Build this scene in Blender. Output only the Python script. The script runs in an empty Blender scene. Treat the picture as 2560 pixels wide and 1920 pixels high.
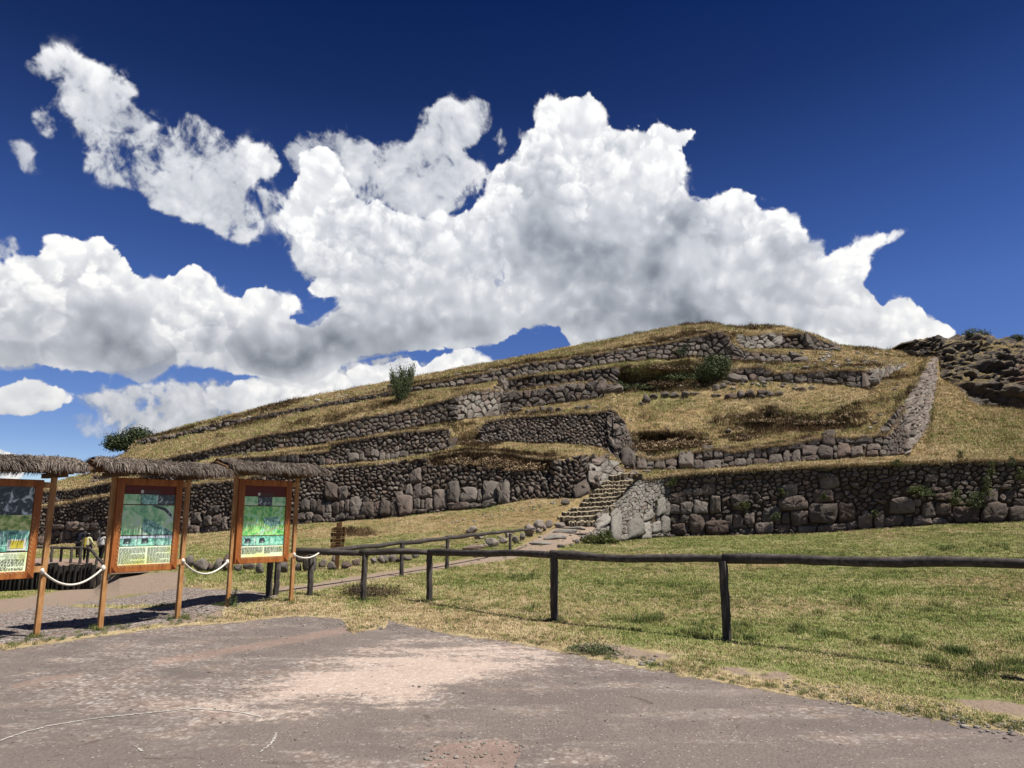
import bpy, math, random, time
import numpy as np
from mathutils import Vector, Matrix
T0=time.time()
random.seed(5)
SC=bpy.context.scene
COL=SC.collection

F=1800.0; CX=1280.0; CY=960.0; PITCH=math.atan(336/1800)
# sky map: azimuth -60..60 deg (x), elevation 0..45 deg (y)
SW,SH=2304,864
def px2ae(u,v):
    x=(u-CX)/F; y=(CY-v)/F
    c,s=math.cos(PITCH),math.sin(PITCH)
    dx=x; dy=c-y*s; dz=s+y*c
    az=math.degrees(math.atan2(dx,dy)); el=math.degrees(math.atan2(dz,math.hypot(dx,dy)))
    return (az+60)/120*SW, el/45*SH     # row 0 = horizon
def vnoise(X,Y,seed):
    r=np.random.RandomState(seed); T=r.rand(256,256).astype(np.float32)
    xi=np.floor(X).astype(np.int32); yi=np.floor(Y).astype(np.int32)
    fx=X-xi; fy=Y-yi; fx=fx*fx*(3-2*fx); fy=fy*fy*(3-2*fy)
    x0=xi&255; x1=(xi+1)&255; y0=yi&255; y1=(yi+1)&255
    a=T[y0,x0]; b=T[y0,x1]; c=T[y1,x0]; d=T[y1,x1]
    return (a+(b-a)*fx)*(1-fy)+(c+(d-c)*fx)*fy
def fbm(X,Y,seed,o=5,g=0.5):
    s=0;a=1;t=0
    for i in range(o):
        s=s+a*vnoise(X*2**i+i*17.3,Y*2**i+i*9.1,seed+i); t+=a; a*=g
    return s/t
def worley(X,Y,seed):
    r=np.random.RandomState(seed); P=r.rand(256,256,2).astype(np.float32)
    xi=np.floor(X).astype(np.int32); yi=np.floor(Y).astype(np.int32)
    fx=(X-xi).astype(np.float32); fy=(Y-yi).astype(np.float32); best=np.full(X.shape,9,np.float32)
    for dy in(-1,0,1):
        for dx in(-1,0,1):
            p=P[(yi+dy)&255,(xi+dx)&255]
            d=(p[...,0]+dx-fx)**2+(p[...,1]+dy-fy)**2
            np.minimum(best,d,out=best)
    return best
def blur(A,r):
    r=int(r)
    if r<1: return A
    for ax in (0,1):
        for _ in range(2):
            P=np.pad(A,[(r+1,r) if i==ax else (0,0) for i in (0,1)],mode='edge')
            C=np.cumsum(P,axis=ax,dtype=np.float64)
            n=A.shape[ax]
            A=((C[2*r+1:2*r+1+n] if ax==0 else C[:,2*r+1:2*r+1+n])-(C[:n] if ax==0 else C[:,:n]))/(2*r+1)
            A=A.astype(np.float32)
    return A
def polymask(pts):
    q=[px2ae(*p) for p in pts]
    xs=[p[0] for p in q]; ys=[p[1] for p in q]
    M=np.zeros((SH,SW),bool)
    gx=np.arange(SW)+.5
    n=len(q)
    for row in range(max(0,int(min(ys))-1),min(SH,int(max(ys))+2)):
        y=row+.5; c=[]
        for i in range(n):
            (xa,ya),(xb,yb)=q[i],q[(i+1)%n]
            if (ya>y)!=(yb>y): c.append(xa+(y-ya)/(yb-ya)*(xb-xa))
        c.sort()
        for a,b in zip(c[::2],c[1::2]):
            M[row,max(0,int(a+.5)):max(0,int(b+.5))]=True
    return M.astype(np.float32)
def ss(a,b,x):
    t=np.clip((x-a)/(b-a),0,1); return t*t*(3-2*t)
LAY=[]
LAY.append(dict(k='w',a=.97,t=.86,p=[(150,990),(330,962),(420,958),(520,950),(600,950),(700,945),(800,930),(900,900),(960,895),(1010,880),(1080,900),(1080,1000),(700,1120),(420,1120),(300,1100),(260,1050),(200,1010)]))
LAY.append(dict(k='c',a=.9,t=.97,p=[(500,975),(540,960),(580,962),(600,950),(640,948),(680,958),(720,950),(760,955),(800,940),(850,930),(900,960),(880,1000),(700,1040),(520,1030)]))
LAY.append(dict(k='c',a=1,t=1.0,p=[(860,930),(900,912),(960,915),(1000,890),(1040,900),(1055,925),(1080,900),(1124,880),(1150,866),(1175,867),(1211,884),(1238,902),(1300,960),(900,1000)]))
LAY.append(dict(k='c',a=1,t=.95,w=1,p=[(-200,975),(0,965),(70,950),(100,945),(130,965),(195,982),(190,1000),(140,1025),(80,1038),(0,1035),(-200,1030)]))
LAY.append(dict(k='c',a=1,t=.95,p=[(-200,1110),(-40,1110),(5,1122),(60,1150),(60,1200),(-200,1200)]))
LAY.append(dict(k='w',a=.7,t=.9,p=[(-200,570),(0,600),(40,590),(40,620),(0,660),(-200,660)]))
LAY.append(dict(k='c',a=1,t=1.0,p=[(-500,560),(-60,630),(0,655),(40,640),(105,640),(110,590),(145,582),(190,595),(205,605),(250,588),(280,610),(312,640),(325,670),(345,690),(400,700),(440,690),(465,662),(490,661),(530,690),(560,735),(600,740),(680,770),(700,850),(680,915),(560,905),(450,905),(300,930),(100,915),(0,920),(-500,900)]))
LAY.append(dict(k='w',a=.95,t=.86,p=[(640,470),(700,480),(760,560),(800,640),(800,720),(760,700),(740,650),(700,560),(660,540)]))
LAY.append(dict(k='w',a=1,t=.93,p=[(50,165),(90,130),(150,112),(190,140),(230,155),(290,185),(340,210),(348,235),(300,262),(285,300),(320,335),(385,305),(440,320),(447,290),(485,278),(515,300),(540,318),(570,322),(580,350),(640,362),(685,368),(704,410),(695,440),(650,445),(620,470),(650,520),(655,570),(640,600),(600,612),(570,600),(510,560),(420,540),(380,520),(350,480),(280,460),(210,425),(225,370),(200,330),(150,330),(100,335),(70,290),(75,245),(125,260),(145,215),(90,195)]))
LAY.append(dict(k='w',a=.75,t=.9,p=[(20,345),(60,350),(95,385),(90,420),(60,430),(30,380)]))
LAY.append(dict(k='w',a=.8,t=.9,p=[(75,245),(110,240),(140,300),(135,370),(100,330)]))
LAY.append(dict(k='w',a=.95,t=.9,p=[(840,400),(880,325),(950,365),(990,340),(1030,370),(1040,300),(1095,250),(1125,243),(1145,275),(1190,243),(1230,255),(1240,310),(1205,345),(1165,380),(1205,420),(1215,450),(1180,490),(1150,520),(1050,560),(960,510),(900,500)]))
LAY.append(dict(k='w',a=.7,t=.95,p=[(1232,345),(1250,320),(1275,355),(1250,385),(1235,395)]))
LAY.append(dict(k='w',a=.8,t=.88,p=[(230,240),(300,230),(380,300),(420,330),(400,360),(300,330),(240,300)]))
LAY.append(dict(k='w',a=.75,t=.88,p=[(700,370),(760,330),(880,330),(920,380),(900,470),(800,480),(740,440)]))
LAY.append(dict(k='w',a=.8,t=.9,p=[(2015,610),(2060,600),(2062,640),(2040,670),(2020,690),(2005,650)]))
LAY.append(dict(k='w',a=.6,t=.9,p=[(120,1040),(260,1020),(330,1060),(300,1110),(180,1090)]))
BIG=[(675,540),(700,520),(735,480),(745,430),(750,385),(775,368),(810,363),(848,378),(862,440),(880,480),(912,512),(930,488),(953,498),(975,522),(1040,545),(1065,545),(1095,523),(1130,540),(1180,520),(1215,478),(1215,450),(1240,415),(1290,390),(1305,350),(1310,325),(1338,325),(1335,290),(1345,258),(1368,243),(1395,255),(1430,243),(1465,238),(1500,252),(1515,280),(1520,315),(1540,318),(1580,325),(1620,328),(1635,310),(1662,305),(1690,325),(1720,322),(1742,328),(1712,362),(1685,378),(1710,385),(1720,410),(1705,440),(1690,462),(1700,475),(1740,497),(1790,493),(1840,471),(1870,478),(1900,520),(1930,532),(1960,516),(1990,555),(2020,590),(2028,620),(2018,665),(2050,655),(2090,625),(2130,610),(2180,588),(2250,574),(2262,582),(2240,605),(2190,620),(2170,650),(2172,690),(2155,705),(2190,740),(2206,765),(2230,740),(2272,736),(2300,765),(2320,790),(2350,800),(2395,830),(2400,900),(2200,980),(1400,980),(1425,860),(1400,818),(1350,812),(1290,830),(1240,860),(1160,872),(1080,872),(1000,880),(900,890),(850,920),(820,960),(750,968),(690,960),(640,938),(560,930),(440,910),(430,880),(560,880),(600,800),(590,750),(620,722),(650,718),(740,740),(752,770),(715,795),(790,828),(820,790),(850,770),(850,740),(790,745),(768,720),(790,680),(775,640),(740,600),(700,570)]
LAY.append(dict(k='c',a=1,t=1.0,p=BIG,hole=[(1240,676),(1258,670),(1268,692),(1256,712),(1242,722),(1236,700)]))
LAY.append(dict(k='s',a=.85,t=.83,p=[(180,700),(215,720),(245,725),(268,715),(310,735),(335,712),(365,722),(385,765),(375,800),(395,830),(440,880),(440,905),(400,935),(350,958),(300,942),(240,932),(100,928),(-300,935),(-300,840),(60,850),(130,840),(170,800),(165,740)]))
LAY.append(dict(k='s',a=.62,t=.86,p=[(850,760),(900,700),(980,660),(1020,700),(1100,640),(1180,600),(1240,610),(1262,660),(1240,740),(1210,790),(1260,830),(1100,870),(900,900),(760,960),(600,920),(560,860),(620,780),(760,820)]))
# darkness blobs (u,v,ru,rv,amount)
DK=[(1100,600,150,30,.05),(850,640,60,100,.07),(1330,520,70,50,.07),(1820,620,60,70,.12),(1900,810,260,40,.12),(1600,625,190,95,.20),(1350,600,110,60,.22),(1550,800,330,55,.24),(1150,835,150,35,.22),(900,860,160,50,.26),(700,890,140,50,.26),(600,850,60,50,.06),(1750,790,200,60,.16),(1700,700,140,90,.10),(1450,670,150,70,.12),(300,880,170,50,.16),(60,860,120,60,.16),(300,790,70,50,.12),(950,620,90,70,.08),(1950,700,80,60,.10),(1350,440,60,80,.05),(1250,500,60,60,.0),(2100,800,120,60,.06),(80,1030,110,14,.14),(550,1040,230,60,.08),(1700,560,60,40,.10),(2000,640,60,60,.06),(560,520,90,50,.10),(300,420,60,50,.05)]
def clouds():
    yy,xx=np.mgrid[0:SH,0:SW].astype(np.float32)
    wx=fbm(xx/80,yy/80,3,4)-.5; wy=fbm(xx/80+50,yy/80,13,4)-.5
    X=xx+wx*30; Y=yy+wy*30
    wx2=fbm(xx/12,yy/12,23,2)-.5; wy2=fbm(xx/12+30,yy/12,33,2)-.5
    X2=X+wx2*8; Y2=Y+wy2*8
    W=[1-np.sqrt(worley(X2/s,Y2/s,5+i)) for i,s in enumerate((48,25,13,6.5))]
    bil=.40*W[0]+.28*W[1]+.20*W[2]+.12*W[3]
    bil=(bil-bil.mean())/bil.std()
    bf=.5*W[1]+.3*W[2]+.2*W[3]; bf=(bf-bf.mean())/bf.std()
    fb=fbm(X/75,Y/75,40,7,.58); fb=(fb-fb.mean())/fb.std()
    fc=fbm(X/22,Y/22,90,6,.6); fc=(fc-fc.mean())/fc.std()
    rx=(xx*.8-yy*.6); ry=(xx*.6+yy*.8)
    rd=1-np.abs(2*fbm((rx+wx*60)/36,(ry+wy*60)/30,60,6,.62)-1); rd=(rd-rd.mean())/rd.std()
    D=np.zeros((SH,SW),np.float32)
    for u,v,ru,rv,am in DK:
        x,y=px2ae(u,v); sx=ru*SW/120/31.4; sy=rv*SH/45/31.4
        D+=am*np.exp(-(((X+wx*40-x)/sx)**2+((Y+wy*40-y)/sy)**2)*.8)
    D*=.78*(1+.22*fb)
    col=np.zeros((SH,SW),np.float32); A=np.zeros((SH,SW),np.float32)
    rng=np.random.RandomState(77)
    for L in LAY:
        M=polymask(L['p'])
        if 'hole' in L: M=M*(1-polymask(L['hole']))
        ys,xs=np.nonzero(M)
        y0=max(0,ys.min()-60); y1=min(SH,ys.max()+60); x0=max(0,xs.min()-60); x1=min(SW,xs.max()+60)
        S=(slice(y0,y1),slice(x0,x1)); M=M[S]
        B=blur(M,2)*.3+blur(M,7)*.4+blur(M,20)*.3
        big=blur(M,36); b,f,f2,r_=bil[S],fb[S],fc[S],rd[S]
        if L['k']=='c':
            e1=ss(.2,1.4,f)*.16; d=(B-.5)*2+b*.20+bf[S]*.10+f2*(.06+e1)+1.1*ss(.72,.98,B); a=ss(-.08,.30+e1*2.6,d)*ss(.04,.2,B)
            wh=ss(.10,1.25,(B-.34)*2.2+f*.22+f2*.30+r_*.22)*.85*ss(.03,.25,B); a=a+(1-a)*wh
            if L.get('soft'): a=ss(-.1,.7,d)*ss(.2,.8,B)
        elif L['k']=='s':
            d=(B-.5)*2+f*.30+b*.14; a=ss(-.25,.55,d)*ss(.1,.4,B)
        else:
            d=(B-.44)*2+f*.36+f2*.34+r_*.20; a=ss(-.25,1.15,d)**1.0*ss(.02,.30,B)
        amp={'c':1.0,'s':.45,'w':.45}[L['k']]
        def relief(h,k1,k2):
            hb=blur(h,2); gy,gx=np.gradient(hb); hc=blur(h,7); gy2,gx2=np.gradient(hc)
            return np.clip(-(gx*.35+gy*.95)*k1-(gx2*.4+gy2*.9)*k2,-.5,.5)
        rel=relief((np.clip((B-.5)*2,-.2,1)+b*.20+f2*.05).astype(np.float32),2.4,5.5)
        tone=L['t']*(.93+.012*b+.03*f)-.04*np.clip((big-.35)*1.4,0,1)+rel*amp*.22
        if L['k']=='w': tone=tone-.10*(1-a)+.03*f2
        tone=tone-D[S]*(1.0 if L['k']!='w' else .7)
        if L['k'] in 'cs' and not L.get('soft'):
            # overlapping lobes, far (high) ones first, near (low) ones last
            for Rlo,Rhi,den,con in ((60,120,5200,2.0),(28,60,1500,1.7),(11,28,430,1.15)):
                n=int(M.sum()/den)+2; ii=rng.choice(len(ys),n)
                pc=sorted([(ys[i]-y0,xs[i]-x0) for i in ii],key=lambda p:-p[0]-rng.rand()*60)
                for py,px in pc:
                    if big[py,px]<.25: continue
                    if Rlo<20 and big[py,px]>.8 and fb[S][py,px]<.7: continue
                    if Rlo==32 and big[py,px]>.9 and fb[S][py,px]<-.3: continue
                    R=rng.uniform(Rlo,Rhi)*(.6+.6*min(1,big[py,px])); q=int(R*1.9)
                    sy=slice(max(0,py-q),py+q); sx=slice(max(0,px-q),px+q)
                    Yl,Xl=np.mgrid[sy.start:min(sy.stop,M.shape[0]),sx.start:min(sx.stop,M.shape[1])].astype(np.float32)
                    bl=bf[S][sy,sx]; fl=fc[S][sy,sx]; fg=fb[S][sy,sx]; bb=bil[S][sy,sx]
                    ax=(Xl-px)/(R*1.2); ay=(Yl-py)/R
                    rr=np.sqrt(ax*ax+ay*ay)
                    e=1-rr+bb*.12+fl*.06+fg*.10
                    up=np.clip(ay*.85+ax*.35+.12,-1,1)
                    sharp=(.30 if Rlo>50 else .20 if Rlo>20 else .14)+1.1*np.clip(.6-up,0,1)
                    al=ss(0,1,e/sharp)*ss(-.8,.2,up)*rng.uniform(.3,.85)*(.7 if L['k']=='s' else 1)
                    lum=rng.uniform(-.04,.03)*con
                    rim=ss(.45,.0,e)*np.clip(up,0,1)
                    t2=L['t']*.925+lum*.7+con*(.075*rim-.064*np.clip(.60-up,0,1))+.03*bl+.02*fl-D[S][sy,sx]*rng.uniform(.92,1.02)
                    base=tone[sy,sx]
                    tone[sy,sx]=base*(1-al)+t2*al
        if L['k'] in 'cs' and not L.get('soft'):
            crisp=ss(-.9,.9,fb[S]+.5*bil[S])*.75+.35; crisp=np.maximum(crisp,1-ss(.55,.9,B)*.8)
            tone=tone.astype(np.float32); t1=blur(tone,4); t2_=blur(tone,16)
            sh=ss(.90,.72,t2_); tone=t1*.5+t2_*.5+(tone-t1)*(.2+.8*crisp)*(1-.65*sh)+(t1-t2_)*(.35+.5*crisp)*(1-.4*sh)
            tone+=.05*(blur(M,30)-.75)*0+.07*ss(.95,.45,big)*ss(.2,.6,B)
        tone=np.clip(tone,.40,1.0)
        a=a*L['a']
        col[S]=col[S]*(1-a)+tone*a; A[S]=A[S]*(1-a)+a
    col=np.where(A>1e-3,col/np.maximum(A,1e-3),.9)
    return col,A

# ------------------------------------------------------------------ camera, sky, sun, exposure
cam_d=bpy.data.cameras.new('camera'); cam=bpy.data.objects.new('camera',cam_d); COL.objects.link(cam)
cam.location=(0,0,1.6); cam.rotation_euler=(math.pi/2+PITCH,0,0)
cam_d.sensor_width=36; cam_d.lens=36*F/2560; cam_d.clip_end=6000; cam_d.clip_start=.1
SC.camera=cam
SUN_DIR=Vector((.42,-.19,.885)).normalized()
sun_d=bpy.data.lights.new('sun','SUN'); sun_d.energy=5.0; sun_d.angle=math.radians(.5); sun_d.color=(1,.95,.87)
sun=bpy.data.objects.new('sun',sun_d); COL.objects.link(sun); sun.rotation_euler=SUN_DIR.to_track_quat('Z','Y').to_euler()
SC.view_settings.view_transform='Standard'; SC.view_settings.look='None'; SC.view_settings.gamma=1; SC.view_settings.exposure=.9; EXPO=2**.9
W=bpy.data.worlds.new('World'); SC.world=W; W.use_nodes=True
nt=W.node_tree; nt.nodes.clear()
def N(nt,t,**k):
    n=nt.nodes.new(t)
    for a,b in k.items(): setattr(n,a,b)
    return n
def LK(nt,a,b): nt.links.new(a,b)
def mth(nt,op,a,b=None,c=None,clamp=False):
    n=N(nt,'ShaderNodeMath',operation=op,use_clamp=clamp)
    for i,x in enumerate((a,b,c)):
        if x is None: continue
        if isinstance(x,(int,float)): n.inputs[i].default_value=x
        else: LK(nt,x,n.inputs[i])
    return n.outputs[0]
def mixc(nt,fac,a,b,mode='MIX'):
    n=N(nt,'ShaderNodeMix',data_type='RGBA',blend_type=mode)
    for i,x in ((0,fac),(6,a),(7,b)):
        if isinstance(x,(int,float)): n.inputs[i].default_value=x
        elif isinstance(x,tuple): n.inputs[i].default_value=(*x,1)
        else: LK(nt,x,n.inputs[i])
    return n.outputs[2]
def sstep_(nt,x,a,b):
    n=N(nt,'ShaderNodeMapRange',interpolation_type='SMOOTHSTEP'); n.inputs[1].default_value=a; n.inputs[2].default_value=b
    LK(nt,x,n.inputs[0]); return n.outputs[0]
tone,alpha=clouds()
img=bpy.data.images.new('cloud_field',SW,SH,alpha=True,float_buffer=True)
buf=np.empty((SH,SW,4),np.float32)
lin=np.where(tone<.04,tone/12.92,((tone+.055)/1.055)**2.4)
elg=(np.arange(SH)/SH*45)[:,None]
warm=np.clip(1-elg/22,0,1)*.10
lin=lin**.86; sh_=np.clip(1-lin,0,1); buf[...,0]=lin*(1-.26*sh_)*(1+.3*warm); buf[...,1]=lin*(1-.14*sh_); buf[...,2]=lin*(1+.10*sh_)*(1-.5*warm)
buf[...,3]=alpha
buf[-40:,:,3]*=np.linspace(1,0,40)[:,None]
img.alpha_mode='CHANNEL_PACKED'
img.pixels.foreach_set(buf.ravel()); img.pack()
sky=N(nt,'ShaderNodeTexSky',sky_type='NISHITA',sun_disc=False)
sky.sun_elevation=math.asin(SUN_DIR.z); sky.sun_rotation=math.atan2(SUN_DIR.x,SUN_DIR.y)
sky.altitude=3600; sky.air_density=1.0; sky.dust_density=.25; sky.ozone_density=2.0
tc=N(nt,'ShaderNodeTexCoord'); sp=N(nt,'ShaderNodeSeparateXYZ'); LK(nt,tc.outputs['Generated'],sp.inputs[0])
az=mth(nt,'ARCTAN2',sp.outputs[0],sp.outputs[1])
el=mth(nt,'ARCSINE',sp.outputs[2])
k=mth(nt,'PINGPONG',mth(nt,'ADD',mth(nt,'MULTIPLY',az,180/math.pi/120),.5+2),1.0)   # mirrored repeat all round
ky=mth(nt,'MULTIPLY',el,180/math.pi/45)
cb=N(nt,'ShaderNodeCombineXYZ'); LK(nt,k,cb.inputs[0]); LK(nt,ky,cb.inputs[1])
it=N(nt,'ShaderNodeTexImage',image=img,extension='CLIP',interpolation='Linear'); LK(nt,cb.outputs[0],it.inputs[0])
SKY_STR=.07
# Nishita blue, deepened towards the zenith as phone pictures at altitude show it
hs=N(nt,'ShaderNodeHueSaturation'); hs.inputs['Saturation'].default_value=1.08; hs.inputs['Value'].default_value=1.0
hs.inputs['Hue'].default_value=.512
LK(nt,sky.outputs[0],hs.inputs['Color'])
gm=N(nt,'ShaderNodeGamma'); gm.inputs[1].default_value=1.35; LK(nt,hs.outputs[0],gm.inputs[0])
deep=mixc(nt,1.0,gm.outputs[0],(.44,.42,.40),'MULTIPLY')
cl=mixc(nt,1.0,it.outputs[0],(1/SKY_STR/EXPO,)*3,'MULTIPLY')
gr_=N(nt,'ShaderNodeValToRGB'); LK(nt,mth(nt,'MULTIPLY',el,180/math.pi/50,clamp=True),gr_.inputs[0]); e_=gr_.color_ramp.elements
while len(e_)<6: e_.new(.5)
for x_,(p_,c_) in zip(e_,[(0,(2.0,1.85,1.75)),(.12,(2.05,1.95,1.9)),(.32,(2.1,2.35,2.5)),(.44,(1.6,1.95,2.25)),(.64,(.66,1.02,1.36)),(.78,(.28,.70,1.15))]): x_.position=p_; x_.color=tuple(q/2.5 for q in c_)+(1,)
deep=mixc(nt,1.0,deep,gr_.outputs[0],'MULTIPLY'); deep=mixc(nt,1.0,deep,(2.5/EXPO,)*3,'MULTIPLY')
thin_behind=mth(nt,'SUBTRACT',1,mth(nt,'MULTIPLY',sstep_(nt,mth(nt,'ABSOLUTE',az),1.15,1.9),.7))   # clouds thinned behind the camera to weaken their fill light
fin=mixc(nt,mth(nt,'MULTIPLY',it.outputs[1],thin_behind),deep,cl)
bg=N(nt,'ShaderNodeBackground'); bg.inputs[1].default_value=SKY_STR; LK(nt,fin,bg.inputs[0])
wo=N(nt,'ShaderNodeOutputWorld'); LK(nt,bg.outputs[0],wo.inputs[0])
print('sky',time.time()-T0)

# ------------------------------------------------------------------ geometry helpers
CP,SP=math.cos(PITCH),math.sin(PITCH)
def at(u,v,Y):
    """world point lying Y metres ahead on the sight line through (u,v) of the 2560x1920 picture"""
    u=np.asarray(u,float); v=np.asarray(v,float); Y=np.asarray(Y,float)
    x=(u-CX)/F; y=(CY-v)/F
    k=Y/(CP-y*SP)
    return np.stack([x*k,Y+0*k,1.6+(SP+y*CP)*k],-1)
def proj(P):
    P=np.asarray(P,float); Z=P[...,2]-1.6
    zc=P[...,1]*CP+Z*SP; yc=-P[...,1]*SP+Z*CP
    return CX+F*P[...,0]/zc, CY-F*yc/zc
def Yz(v,z):     # distance at which height z is seen at row v
    y=(CY-v)/F
    return (z-1.6)*(CP-y*SP)/(SP+y*CP)
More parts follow.
